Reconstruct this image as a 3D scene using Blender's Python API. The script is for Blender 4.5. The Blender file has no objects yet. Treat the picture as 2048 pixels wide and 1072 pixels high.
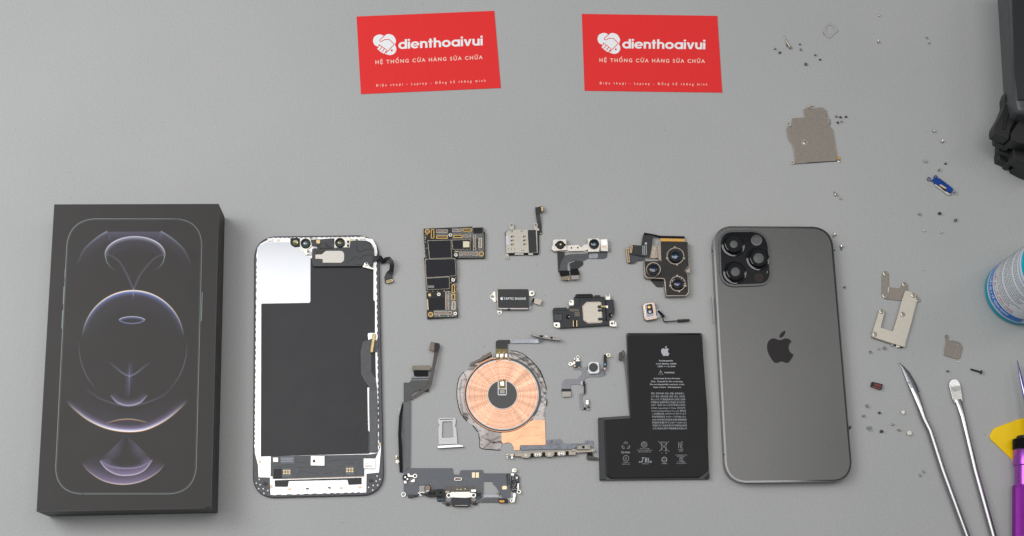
import bpy, bmesh, math, random
from mathutils import Vector, Matrix
from mathutils.geometry import tessellate_polygon
random.seed(7)
SC = bpy.context.scene
COL = SC.collection
# ------------------------------------------------------------------ camera
F = 2860.0; CX, CY = 1024.0, 536.0; H = 0.870
_z = Vector((164, 809, F)).normalized()
_x = (Vector((1, 0, 0)) - _z * _z.x).normalized()
_y = _z.cross(_x)
RM = Matrix((_x, _y, _z))                      # camera axes -> world axes
cam_d = bpy.data.cameras.new('camera'); cam = bpy.data.objects.new('camera', cam_d); COL.objects.link(cam)
cam_d.sensor_width = 36; cam_d.lens = F / 2048 * 36; cam_d.clip_start = 0.01; cam_d.clip_end = 20
cam.matrix_world = Matrix.Translation((0, 0, H)) @ RM.to_4x4()
SC.camera = cam
# ------------------------------------------------------------------ light
SC.view_settings.view_transform = 'Standard'; SC.view_settings.look = 'None'
SC.view_settings.gamma = 1; SC.view_settings.exposure = 0; SC.view_settings.use_curve_mapping = False
world = bpy.data.worlds.new('World'); SC.world = world; world.use_nodes = True
bg = world.node_tree.nodes['Background']; bg.inputs[0].default_value = (.86, .93, 1, 1); bg.inputs[1].default_value = 0.22
def area(name, loc, aim, sx, sy, power, col=(1, 1, 1)):
    d = bpy.data.lights.new(name, 'AREA'); d.shape = 'RECTANGLE'; d.size = sx; d.size_y = sy; d.energy = power; d.color = col
    o = bpy.data.objects.new(name, d); COL.objects.link(o); o.location = loc
    o.rotation_euler = (Vector(aim) - Vector(loc)).to_track_quat('-Z', 'Y').to_euler()
area('ceiling_panel', (-0.42, 0.33, 1.50), (-0.42, 0.33, 0), 2.06, 0.78, 15.0, (1, .985, .96))
area('left_window', (-0.85, 0.55, 0.95), (-0.1, 0.25, 0), 0.7, 0.7, 7.6, (.95, .975, 1))
area('right_panel', (1.0, 0.55, 1.25), (0.3, 0.22, 0), 0.25, 0.5, 1.2, (1, .97, .93))

# ------------------------------------------------------------------ pixel of the photograph -> point on a level plane
def W(x, y, z=0.0):                            # z in mm, answer in metres
    d = RM @ Vector((x - CX, CY - y, -F))
    t = (z * .001 - H) / d.z
    return Vector((d.x * t, d.y * t, z * .001))
def fr(x0, y0, k):                             # enlarged view -> photograph pixels
    def f(*pts):
        r = [((p[0]) / k + x0, p[1] / k + y0) + ((p[2] / k,) if len(p) > 2 else ()) for p in pts]
        return r
    f.k = k
    return f
def rnd(pts, r=0, n=5):                        # round the corners; a third value overrides r
    out = []; N = len(pts)
    for i, p in enumerate(pts):
        rr = p[2] if len(p) > 2 else r
        a = Vector(pts[i - 1][:2]); b = Vector(p[:2]); c = Vector(pts[(i + 1) % N][:2])
        u = a - b; v = c - b
        if rr <= 0 or u.length < 1e-6 or v.length < 1e-6: out.append((b.x, b.y)); continue
        d = min(rr, u.length * .48, v.length * .48)
        p0 = b + u.normalized() * d; p1 = b + v.normalized() * d
        for k in range(n + 1):
            t = k / n; q = p0 * (1 - t) ** 2 + b * 2 * t * (1 - t) + p1 * t * t
            # pull towards a true arc
            out.append((q.x * .86 + ((p0 * (1 - t) + p1 * t).x) * .14, q.y * .86 + ((p0 * (1 - t) + p1 * t).y) * .14) if 0 < k < n else (q.x, q.y))
    return out
def rect(cx, cy, w, h, a=0):
    c, s = math.cos(math.radians(a)), math.sin(math.radians(a))
    return [(cx + u * c - v * s, cy + u * s + v * c) for u, v in ((-w/2, -h/2), (w/2, -h/2), (w/2, h/2), (-w/2, h/2))]
def box2(x0, y0, x1, y1): return [(x0, y0), (x1, y0), (x1, y1), (x0, y1)]
def circ(cx, cy, r, n=20, ry=None):
    ry = r * .97 if ry is None else ry
    return [(cx + r * math.cos(2 * math.pi * i / n), cy + ry * math.sin(2 * math.pi * i / n)) for i in range(n)]
def catmull(pts, n=5, closed=True):
    out = []; N = len(pts)
    rng = range(N) if closed else range(N - 1)
    for i in rng:
        g = lambda k: Vector(pts[k % N][:2]) if closed else Vector(pts[max(0, min(N - 1, k))][:2])
        p0, p1, p2, p3 = g(i - 1), g(i), g(i + 1), g(i + 2)
        if len(pts[i]) > 2: p0 = p1
        if len(pts[(i + 1) % N]) > 2: p3 = p2
        for k in range(n):
            t = k / n
            q = .5 * ((2 * p1) + (p2 - p0) * t + (2 * p0 - 5 * p1 + 4 * p2 - p3) * t * t + (3 * p1 - p0 - 3 * p2 + p3) * t ** 3)
            out.append((q.x, q.y))
    if not closed: out.append(tuple(pts[-1][:2]))
    return out
def jag(a, b, step, amp):                      # a toothed edge from a to b
    a = Vector(a); b = Vector(b); L = (b - a).length; d = (b - a) / L; nrm = Vector((-d.y, d.x)); out = []; t = 0; s = 0
    while t < L:
        w = step * random.uniform(.6, 1.4); t2 = min(L, t + w)
        for q in (t, t2): p = a + d * q + nrm * (amp * s); out.append((p.x, p.y))
        t = t2; s = 1 - s
    return out

# ------------------------------------------------------------------ materials
MATS = {}
def mat(name, col, rough=.5, metal=0., noise=None, bump=None, spec=.5, coat=0., alpha=1, trans=0, emit=0, aniso=0):
    if name in MATS: return MATS[name]
    m = bpy.data.materials.new(name); m.use_nodes = True; nt = m.node_tree; N = nt.nodes; b = N['Principled BSDF']
    b.inputs['Base Color'].default_value = (*col, 1); b.inputs['Roughness'].default_value = rough; b.inputs['Metallic'].default_value = metal
    b.inputs['Specular IOR Level'].default_value = spec; b.inputs['Coat Weight'].default_value = coat; b.inputs['Alpha'].default_value = alpha
    b.inputs['Transmission Weight'].default_value = trans
    tc = N.new('ShaderNodeTexCoord')
    if noise:                                  # (scale per metre, relative amount, [roughness amount])
        n = N.new('ShaderNodeTexNoise'); n.inputs['Scale'].default_value = noise[0]; n.inputs['Detail'].default_value = 5
        nt.links.new(tc.outputs['Object'], n.inputs['Vector'])
        mr = N.new('ShaderNodeMapRange'); mr.inputs['From Min'].default_value = .3; mr.inputs['From Max'].default_value = .7
        mr.inputs['To Min'].default_value = 1 - noise[1]; mr.inputs['To Max'].default_value = 1 + noise[1]
        nt.links.new(n.outputs[0], mr.inputs['Value'])
        vm = N.new('ShaderNodeVectorMath'); vm.operation = 'SCALE'; vm.inputs[0].default_value = col
        nt.links.new(mr.outputs[0], vm.inputs['Scale']); nt.links.new(vm.outputs[0], b.inputs['Base Color'])
        if len(noise) > 2:
            m2 = N.new('ShaderNodeMapRange'); m2.inputs['From Min'].default_value = .3; m2.inputs['From Max'].default_value = .7
            m2.inputs['To Min'].default_value = rough - noise[2]; m2.inputs['To Max'].default_value = rough + noise[2]
            nt.links.new(n.outputs[0], m2.inputs['Value']); nt.links.new(m2.outputs[0], b.inputs['Roughness'])
    if bump:                                   # (scale, strength, distance mm, kind)
        if len(bump) > 3 and bump[3] == 'v': t = N.new('ShaderNodeTexVoronoi')
        else: t = N.new('ShaderNodeTexNoise'); t.inputs['Detail'].default_value = 3
        t.inputs['Scale'].default_value = bump[0]; nt.links.new(tc.outputs['Object'], t.inputs['Vector'])
        bp = N.new('ShaderNodeBump'); bp.inputs['Strength'].default_value = bump[1]; bp.inputs['Distance'].default_value = bump[2] * .001
        nt.links.new(t.outputs[0], bp.inputs['Height']); nt.links.new(bp.outputs[0], b.inputs['Normal'])
    MATS[name] = m
    return m
steel = mat('bright_steel', (.50, .49, .47), .28, 1, (900, .10, .08), (700, .15, .1))
nickel = mat('nickel_sheet', (.44, .41, .365), .38, 1, (600, .10, .06), (2500, .12, .05))
whitemetal = mat('white_metal', (.56, .54, .50), .34, 1, (500, .06, .05))
brownmetal = mat('brown_grey_sheet', (.26, .225, .195), .5, .35, (700, .10, .05), (3000, .1, .03))
chrome = mat('polished_steel', (.62, .62, .64), .12, 1)
gold = mat('gold_pad', (.52, .33, .10), .38, .7, (1500, .12))
palegold = mat('pale_gold_pad', (.66, .49, .25), .42, .4)
copper = mat('copper_foil', (.56, .285, .175), .34, 1, (250, .08, .06), (160, .2, .35))
olive = mat('olive_flex', (.17, .12, .02), .4, 0, (900, .25))
blackp = mat('black_plastic', (.012, .012, .014), .45, 0, (500, .2), spec=.3)
blackm = mat('matt_black', (.007, .007, .008), .65, spec=.2)
dark = mat('charcoal_plastic', (.030, .031, .036), .45, 0, (400, .15), (1800, .15, .05), spec=.3)
flexb = mat('black_flex', (.016, .016, .018), .36, 0, (300, .25, .06), spec=.35)
flexg = mat('grey_flex', (.075, .08, .09), .30, 0, (260, .16, .06), (600, .1, .1))
flexs = mat('silver_grey_flex', (.22, .23, .26), .30, .6, (300, .3, .1), (500, .3, .2))
pcb = mat('circuit_board_black', (.020, .019, .018), .5, 0, (1800, .9), (1500, .4, .2), spec=.3)
pcbedge = mat('circuit_board_edge', (.20, .14, .05), .6)
glue = mat('mottled_solder', (.11, .11, .105), .4, .3, (2200, .95), (1800, .6, .2))
shield = mat('black_shield_tape', (.014, .014, .018), .6, 0, (300, .12), (2500, .1, .03), spec=.25)
darkglass = mat('lens_glass', (.004, .006, .014), .04, 0, coat=1)
blueglass = mat('blue_lens_coating', (.015, .04, .14), .05, 0, coat=1)
whitepl = mat('white_plastic', (.78, .78, .77), .4)
ink_w = mat('white_print', (.62, .63, .65), .6)
ink_g = mat('grey_print', (.42, .43, .45), .6)
brown = mat('brown_connector', (.17, .13, .10), .42, .3, (900, .12))
tan = mat('tan_stiffener', (.42, .35, .27), .45, .4, (900, .12))
teal_led = mat('teal_component', (.02, .10, .16), .4)

# ------------------------------------------------------------------ mesh building
ORG = {}
def finish(name, verts, faces, m, parent=None, smooth=35, bev=0, seg=2, cols=None):
    o0 = ORG[parent.name] if parent is not None else None
    if o0 is None:
        n = len(verts); cx = sum((v.x for v in verts)) / n; cy = sum((v.y for v in verts)) / n; cz = min(v.z for v in verts)
        o0 = Vector((cx, cy, cz))
    me = bpy.data.meshes.new(name); me.from_pydata([(v - o0)[:] for v in verts], [], faces); me.update()
    bm = bmesh.new(); bm.from_mesh(me); bmesh.ops.recalc_face_normals(bm, faces=bm.faces); bm.to_mesh(me); bm.free()
    me.materials.append(m)
    if smooth:
        me.shade_smooth(); me.set_sharp_from_angle(angle=math.radians(smooth))
    o = bpy.data.objects.new(name, me); COL.objects.link(o)
    if parent is not None: o.parent = parent
    else: o.location = o0
    ORG[o.name] = o0
    if bev:
        b = o.modifiers.new('bevel', 'BEVEL'); b.width = bev * .001; b.segments = seg; b.limit_method = 'ANGLE'; b.angle_limit = math.radians(40)
    return o
def tag(o, label, cat, group=None, kind=None):
    if label: o['label'] = label
    if cat: o['category'] = cat
    if group: o['group'] = group
    if kind: o['kind'] = kind
    return o
def thing(name, label, cat, px, group=None, z=0):
    o = bpy.data.objects.new(name, None); COL.objects.link(o); o.location = W(px[0], px[1], z); o.empty_display_size = .01
    ORG[o.name] = o.location.copy()
    return tag(o, label, cat, group)
class MB:
    def __init__(s): s.v = []; s.f = []
    def pris(s, pts, z0, z1, holes=(), px=True, taper=0):
        loops = [list(pts)] + [list(h) for h in holes]
        wl = [[W(p[0], p[1], z1) if px else Vector((p[0], p[1], z1 * .001)) for p in L] for L in loops]
        base = len(s.v); flat = [p for L in wl for p in L]
        s.v += flat
        n = len(flat)
        s.v += [Vector((p.x, p.y, z0 * .001)) for p in flat]
        tris = tessellate_polygon(wl) if (len(loops) > 1 or len(flat) > 4) else None
        if len(loops) == 1: s.f += [tuple(range(base, base + n)), tuple(range(base + 2 * n - 1, base + n - 1, -1))]
        else:
            for t in tris:
                if len(set(t)) == 3: s.f += [tuple(base + i for i in t), tuple(base + n + i for i in reversed(t))]
        k = base
        for L in wl:
            m_ = len(L)
            for i in range(m_):
                j = (i + 1) % m_; s.f.append((k + i, k + j, k + j + n, k + i + n))
            k += m_
        return s
    def sheet(s, pts, z):                      # flat printed area
        base = len(s.v); s.v += [W(p[0], p[1], z) for p in pts]; s.f.append(tuple(range(base, base + len(pts)))); return s
    def lathe(s, cx, cy, prof, zref=None, n=28, px=True, axis=None, closed=False):
        # profile of (radius px, z mm); centre taken at height zref
        zr = prof[-1][1] if zref is None else zref
        c = W(cx, cy, zr); k = (W(cx + 1, cy, zr) - c).length
        base = len(s.v)
        for r, z in prof:
            for i in range(n):
                a = 2 * math.pi * i / n; s.v.append(Vector((c.x + r * k * math.cos(a), c.y + r * k * math.sin(a), z * .001)))
        for j in range(len(prof) - 1):
            for i in range(n):
                a, b = base + j * n + i, base + j * n + (i + 1) % n
                s.f.append((a, b, b + n, a + n))
        if prof[0][0] > 0: s.f.append(tuple(base + i for i in range(n)))
        if prof[-1][0] > 0: s.f.append(tuple(base + (len(prof) - 1) * n + i for i in range(n)))
        return s
    def ring(s, cx, cy, ro, ri, z0, z1, n=28): return s.pris(circ(cx, cy, ro, n), z0, z1, [circ(cx, cy, ri, n)])
    def tube(s, pts, n=10, flat=1.0):          # pts: (x px, y px, z mm, radius mm)
        P = [W(p[0], p[1], p[2]) for p in pts]; base = len(s.v)
        for i, p in enumerate(P):
            d = (P[min(i + 1, len(P) - 1)] - P[max(i - 1, 0)]).normalized()
            sd = d.cross(Vector((0, 0, 1)))
            if sd.length < 1e-4: sd = Vector((1, 0, 0))
            sd.normalize(); up = sd.cross(d).normalized()
            r = pts[i][3] * .001; fl = pts[i][4] if len(pts[i]) > 4 else flat
            for k in range(n):
                a = 2 * math.pi * k / n; s.v.append(p + sd * (r * math.cos(a)) + up * (r * fl * math.sin(a)))
        for j in range(len(P) - 1):
            for i in range(n):
                a, b = base + j * n + i, base + j * n + (i + 1) % n; s.f.append((a, b, b + n, a + n))
        s.f.append(tuple(base + i for i in range(n))); s.f.append(tuple(base + (len(P) - 1) * n + i for i in reversed(range(n))))
        return s
    def ribbon(s, pts, w, t=.15):              # bent strip: pts (x, y, z); w px across
        L, R = [], []
        for i, p in enumerate(pts):
            a = Vector(pts[max(i - 1, 0)][:2]); b = Vector(pts[min(i + 1, len(pts) - 1)][:2]); d = (b - a)
            d = d.normalized() if d.length > 1e-6 else Vector((1, 0)); q = Vector((-d.y, d.x)) * (p[3] if len(p) > 3 else w) / 2
            L.append(W(p[0] + q.x, p[1] + q.y, p[2])); R.append(W(p[0] - q.x, p[1] - q.y, p[2]))
        base = len(s.v); n = len(pts); dz = Vector((0, 0, -t * .001))
        for a, b in zip(L, R): s.v += [a, b, b + dz, a + dz]
        for i in range(n - 1):
            for k in range(4):
                u = base + i * 4 + k; v = base + i * 4 + (k + 1) % 4; s.f.append((u, v, v + 4, u + 4))
        s.f += [(base, base + 1, base + 2, base + 3), tuple(base + (n - 1) * 4 + k for k in (3, 2, 1, 0))]
        return s
    def done(s, name, m, parent=None, **k): return finish(name, s.v, s.f, m, parent, **k)
def P(name, pts, z0, z1, m, parent, r=0, holes=(), bev=0, **k):
    o = MB().pris(rnd(pts, r), z0, z1, holes).done(name, m, parent, bev=bev, **k); return o
def ringp(name, cx, cy, ro, ri, z0, z1, m, parent, n=28, bev=0): return MB().ring(cx, cy, ro, ri, z0, z1, n).done(name, m, parent, bev=bev)
def dome(name, cx, cy, r, z0, z1, m, parent, n=20):
    return MB().lathe(cx, cy, [(r, z0), (r, z0 + (z1 - z0) * .55), (r * .8, z0 + (z1 - z0) * .9), (r * .35, z1), (0.01, z1)], n=n).done(name, m, parent)
def screw_part(cx, cy, r, z0, z1, m, parent, name='screw'):
    o = MB().lathe(cx, cy, [(r, z0), (r, z1 - .12), (r * .8, z1), (r * .42, z1), (r * .36, z1 - .3), (.01, z1 - .3)], zref=z1, n=16).done(name, m, parent)
    MB().ring(cx, cy, r * .42, r * .05, z1 - .28, z1 - .2, 8).done('recess', blackp, o); return o
def eyelet(cx, cy, ro, ri, z0, z1, m, parent, name='eyelet', leg=None, legw=None):
    mb = MB().ring(cx, cy, ro, ri, z0, z1, 18)
    if leg: mb.ribbon([(cx + (leg[0] - cx) * .0, cy, z1 - .04), (leg[0], leg[1], z1 - .04)] if False else [(cx + (leg[0]-cx)*ri/max(1e-6,math.hypot(leg[0]-cx,leg[1]-cy)), cy + (leg[1]-cy)*ri/max(1e-6,math.hypot(leg[0]-cx,leg[1]-cy)), z1 - .04), (leg[0], leg[1], z1 - .04)], legw or ro * 1.5, z1 - z0)
    return mb.done(name, m, parent)

# ------------------------------------------------------------------ writing
def text_mesh(body, bold=0., spacing=1.0, shear=0):
    cu = bpy.data.curves.new('t', 'FONT'); cu.body = body; cu.size = 1; cu.resolution_u = 3; cu.offset = bold; cu.space_character = spacing; cu.shear = shear
    o = bpy.data.objects.new('t', cu); COL.objects.link(o)
    bpy.context.view_layer.update()
    e = o.evaluated_get(bpy.context.evaluated_depsgraph_get()); me = e.to_mesh()
    v = [(p.co.x, p.co.y) for p in me.vertices]; f = [tuple(q.vertices) for q in me.polygons]
    e.to_mesh_clear(); bpy.data.objects.remove(o); bpy.data.curves.remove(cu)
    return v, f
def add_text(mb, body, A, B, h, z, bold=0., spacing=1.0, mapf=None):
    """A, B: baseline ends (pixels); h: capital height (pixels)"""
    v, f = text_mesh(body, bold, spacing)
    if not v: return
    x0 = min(p[0] for p in v); x1 = max(p[0] for p in v); w = max(1e-6, x1 - x0)
    A = Vector(A); B = Vector(B); d = B - A; up = Vector((d.y, -d.x)).normalized() * h / .72
    base = len(mb.v)
    for x, y in v:
        q = A + d * ((x - x0) / w) + up * y
        mb.v.append(mapf(q.x, q.y) if mapf else W(q.x, q.y, z))
    mb.f += [tuple(base + i for i in g) for g in f]
def ctext(mb, body, cx, cy, w, h, z, ang=0, **k):
    c, s = math.cos(math.radians(ang)), math.sin(math.radians(ang))
    o = (-s * h / 2 * -1 * -1, c * h / 2)
    add_text(mb, body, (cx - w / 2 * c + o[0], cy - w / 2 * s + o[1]), (cx + w / 2 * c + o[0], cy + w / 2 * s + o[1]), h, z, **k)
def marks(mb, x0, y0, x1, y1, rows, z, ang=0, fill=.75):   # print too small to read
    rh = (y1 - y0) / rows
    for r in range(rows):
        x = x0
        while x < x1 - 1:
            w = random.uniform(.5, 1.4); mb.sheet(box2(x, y0 + r * rh + rh * .2, min(x + w, x1), y0 + r * rh + rh * .75), z); x += w + random.uniform(.25, .6)
LOGO = [(885,357),(850,347),(822,339),(790,343),(760,366),(742,400),(738,440),(742,480),(755,520),(775,560),(800,598),(825,625),(850,632),(875,626),(900,616),(925,616),(950,626),(980,632),(1003,618),(1030,580),(1048,550),(1055,531,1),(1025,512),(1005,485),(997,450),(1000,420),(1012,397),(1032,376,1),(1005,350),(975,339),(945,341),(915,352)]
LEAF = [(887,332,1),(888,305),(905,275),(930,254),(957,245,1),(955,275),(938,305),(912,328)]
def logo(name, cx, cy, h, z, m, parent, ang=0, mb=None):
    mm = mb or MB(); c, s = math.cos(math.radians(ang)), math.sin(math.radians(ang))
    for L in (LOGO, LEAF):
        q = []
        for x, y in catmull(L, 4):
            u, v = (x - 896) / 387 * h, (y - 438.5) / 387 * h; q.append((cx + u * c - v * s, cy + u * s + v * c))
        mm.sheet(q, z)
    return mm if mb else mm.done(name, m, parent, smooth=0)
# ================================================================== the mat
def build_mat():
    mb = MB(); mb.v = [Vector(p) for p in ((-1.2, -.8, 0), (1.2, -.8, 0), (1.2, 1.4, 0), (-1.2, 1.4, 0))]; mb.f = [(0, 1, 2, 3)]
    m = bpy.data.materials.new('grey_vinyl_mat'); m.use_nodes = True; nt = m.node_tree; N = nt.nodes; b = N['Principled BSDF']; L = nt.links.new
    tc = N.new('ShaderNodeTexCoord')
    n1 = N.new('ShaderNodeTexNoise'); n1.inputs['Scale'].default_value = 7; n1.inputs['Detail'].default_value = 3
    n2 = N.new('ShaderNodeTexVoronoi'); n2.inputs['Scale'].default_value = 640; n2.feature = 'SMOOTH_F1'
    n3 = N.new('ShaderNodeTexNoise'); n3.inputs['Scale'].default_value = 1500; n3.inputs['Detail'].default_value = 3
    for n in (n1, n2, n3): L(tc.outputs['Object'], n.inputs['Vector'])
    r = N.new('ShaderNodeValToRGB'); r.color_ramp.elements[0].position = .3; r.color_ramp.elements[1].position = .7
    r.color_ramp.elements[0].color = (.362, .365, .358, 1); r.color_ramp.elements[1].color = (.388, .388, .378, 1)
    L(n1.outputs[0], r.inputs[0])
    mx = N.new('ShaderNodeMix'); mx.data_type = 'RGBA'; mx.blend_type = 'MULTIPLY'; mx.inputs[0].default_value = 1
    mr = N.new('ShaderNodeMapRange'); mr.inputs['From Min'].default_value = .3; mr.inputs['From Max'].default_value = .7; mr.inputs['To Min'].default_value = .90; mr.inputs['To Max'].default_value = 1.10
    L(n3.outputs[0], mr.inputs['Value']); L(r.outputs[0], mx.inputs[6]); L(mr.outputs[0], mx.inputs[7]); L(mx.outputs[2], b.inputs['Base Color'])
    ad = N.new('ShaderNodeMath'); ad.operation = 'ADD'; L(n2.outputs[0], ad.inputs[0]); L(n3.outputs[0], ad.inputs[1])
    bp = N.new('ShaderNodeBump'); bp.inputs['Strength'].default_value = .42; bp.inputs['Distance'].default_value = .00022
    L(ad.outputs[0], bp.inputs['Height']); L(bp.outputs[0], b.inputs['Normal'])
    b.inputs['Roughness'].default_value = .52; b.inputs['Specular IOR Level'].default_value = .45
    o = mb.done('table_surface', m, None, smooth=0); o['kind'] = 'structure'; o['label'] = 'grey pebbled vinyl work mat'
build_mat()

# ================================================================== cards
def card():
    R = fr(1150, 10, 5.642)
    T = .35
    root = thing('business_card', 'red shop card with handshake heart emblem, lying straight, nearer the screws', 'card', (1305, 107), 'red business cards')
    red = mat('red_card_stock', (.74, .028, .028), .5, 0, (1500, .05), spec=.2); wh = mat('white_card_print', (.80, .80, .80), .5); cr = mat('cream_card_print', (.85, .62, .50), .5)
    redl = mat('red_line_print', (.74, .028, .028), .55)
    P('cardboard', R((77,100),(1606,122),(1662,988),(108,967)), 0, T, red, root)
    e = MB().sheet(catmull(R((254,385),(272,335),(325,314),(362,325),(380,336,1),(400,321),(430,316),(478,335),(507,385),(503,420),(494,440,1),(511,480),(502,520),(472,546),(436,551),(400,540),(350,520),(296,472,1),(305,450),(272,430)), 4), T + .03)
    em = e.done('emblem', wh, root, smooth=0)
    ln = MB(); k = T + .06
    def line(pts, w):
        p = R(*pts)
        for i in range(len(p) - 1):
            a, b = Vector(p[i]), Vector(p[i + 1]); d = (b - a).normalized(); q = Vector((-d.y, d.x)) * w / 2 / 5.642
            global _k
            ln.sheet([tuple(a + q), tuple(b + q), tuple(b - q), tuple(a - q)], k + .004 * (i % 3))
    line([(380,332),(328,378),(334,392),(352,394),(380,376),(432,376),(490,432),(395,527)], 8)
    for x, y in ((318, 428), (345, 448), (372, 470), (398, 492)): line([(x + 10, y), (x - 20, y + 42)], 9)
    line([(318,425),(345,445),(372,467),(400,490)], 7)
    ln.sheet(circ(*R((460, 500))[0], 2.0, 12), k + .01)
    ln.done('emblem_lines', redl, em, smooth=0)
    # rounded geometric lettering
    g = MB(); S = .265; cnt = [0]
    x = [0.0]
    A, B = R((535, 489), (1470, 500)); A = Vector(A); B = Vector(B)
    adv = dict(d=1.0, i=S, e=1.0, n=.86, t=.56, h=.86, o=1.04, a=1.0, v=.92, u=.86); gap = .085
    word = 'dienthoaivui'; tot = sum(adv[c] for c in word) + gap * (len(word) - 1)
    d = (B - A) / tot; xh = 76 / 5.642; up = Vector((d.y, -d.x)).normalized() * xh
    def put(pts):
        cnt[0] += 1
        g.sheet([tuple(A + d * (x[0] + u) + up * v) for u, v in pts], T + .02 + .003 * (cnt[0] % 7))
    def arc(cx, cy, ro, ri, a0, a1, n=16, sx=1):
        for i in range(n):
            t0 = math.radians(a0 + (a1 - a0) * i / n); t1 = math.radians(a0 + (a1 - a0) * (i + 1) / n)
            put([(cx + sx*ro*math.cos(t0), cy + ro*math.sin(t0)), (cx + sx*ro*math.cos(t1), cy + ro*math.sin(t1)), (cx + sx*ri*math.cos(t1), cy + ri*math.sin(t1)), (cx + sx*ri*math.cos(t0), cy + ri*math.sin(t0))]); cnt[0] -= 1
        cnt[0] += 1
    bar = lambda x0, y0, x1, y1: put([(x0, y0), (x1, y0), (x1, y1), (x0, y1)])
    for c in word:
        w = adv[c]
        if c in 'doa': arc(.5 if c != 'o' else .52, .5, .52, .25, 0, 360, 24)
        if c == 'd': bar(w - S, 0, w, 1.40)
        if c == 'a': bar(w - S, 0, w, 1.0)
        if c == 'e': arc(.5, .5, .52, .26, 10, 318, 22); bar(.2, .40, .98, .58)
        if c in 'ivu' and c == 'i':
            bar(0, 0, S, 1.0); put([(S/2 + .155*math.cos(t*.6283), 1.27 + .155*math.sin(t*.6283)) for t in range(10)])
        if c in 'nh': bar(0, 0, S, 1.40 if c == 'h' else 1.0); arc(w/2, .58, .43, .17, 0, 180, 12); bar(w - S, 0, w, .58)
        if c == 'u': bar(0, .42, S, 1.0); arc(w/2, .42, .43, .17, 180, 360, 12); bar(w - S, 0, w, 1.0)
        if c == 't': bar(.13, 0, .13 + S, 1.32); bar(0, .76, .52, 1.0)
        if c == 'v': put([(0, 1), (.29, 1), (.56, 0), (.33, 0)]); put([(w, 1), (w - .29, 1), (.36, 0), (.59, 0)])
        x[0] += w + gap
    g.done('shop_name_lettering', wh, root, smooth=0)
    t = MB(); a, b = R((276, 641), (1466, 653)); add_text(t, 'HỆ THỐNG CỬA HÀNG SỬA CHỮA', a, b, 7.2, T + .04, .018, 1.35)
    t.done('slogan_lettering', cr, root, smooth=0)
    t = MB(); a, b = R((278, 894), (1492, 908)); add_text(t, 'Ðiện thoại - Laptop - Ðồng hồ thông minh', a, b, 4.9, T + .04, .012, 1.9)
    t.done('services_lettering', cr, root, smooth=0)
    # the other card: a copy
    c2 = root.copy(); COL.objects.link(c2)
    def cpy(o, p):
        for ch in list(o.children):
            c = ch.copy(); COL.objects.link(c); c.parent = p; cpy(ch, c)
    bpy.context.view_layer.update()
    cpy(root, c2)
    Lf = fr(700, 0, 5.359)
    lc = [W(*p, T) for p in Lf((63,175),(1553,113),(1624,944),(110,1010))]; rc = [W(*p, T) for p in R((77,100),(1606,122),(1662,988),(108,967))]
    ml = sum(lc, Vector()) / 4; mr = sum(rc, Vector()) / 4
    al = math.atan2((lc[1] - lc[0]).y, (lc[1] - lc[0]).x); ar = math.atan2((rc[1] - rc[0]).y, (rc[1] - rc[0]).x)
    da = al - ar; off = Matrix.Rotation(da, 3, 'Z') @ (root.location - mr)
    c2.location = ml + off; c2.location.z = 0; c2.rotation_euler = (0, 0, da)
    c2['label'] = 'red shop card with handshake heart emblem, tilted upward to the right, above the circuit board'
card()

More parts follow.
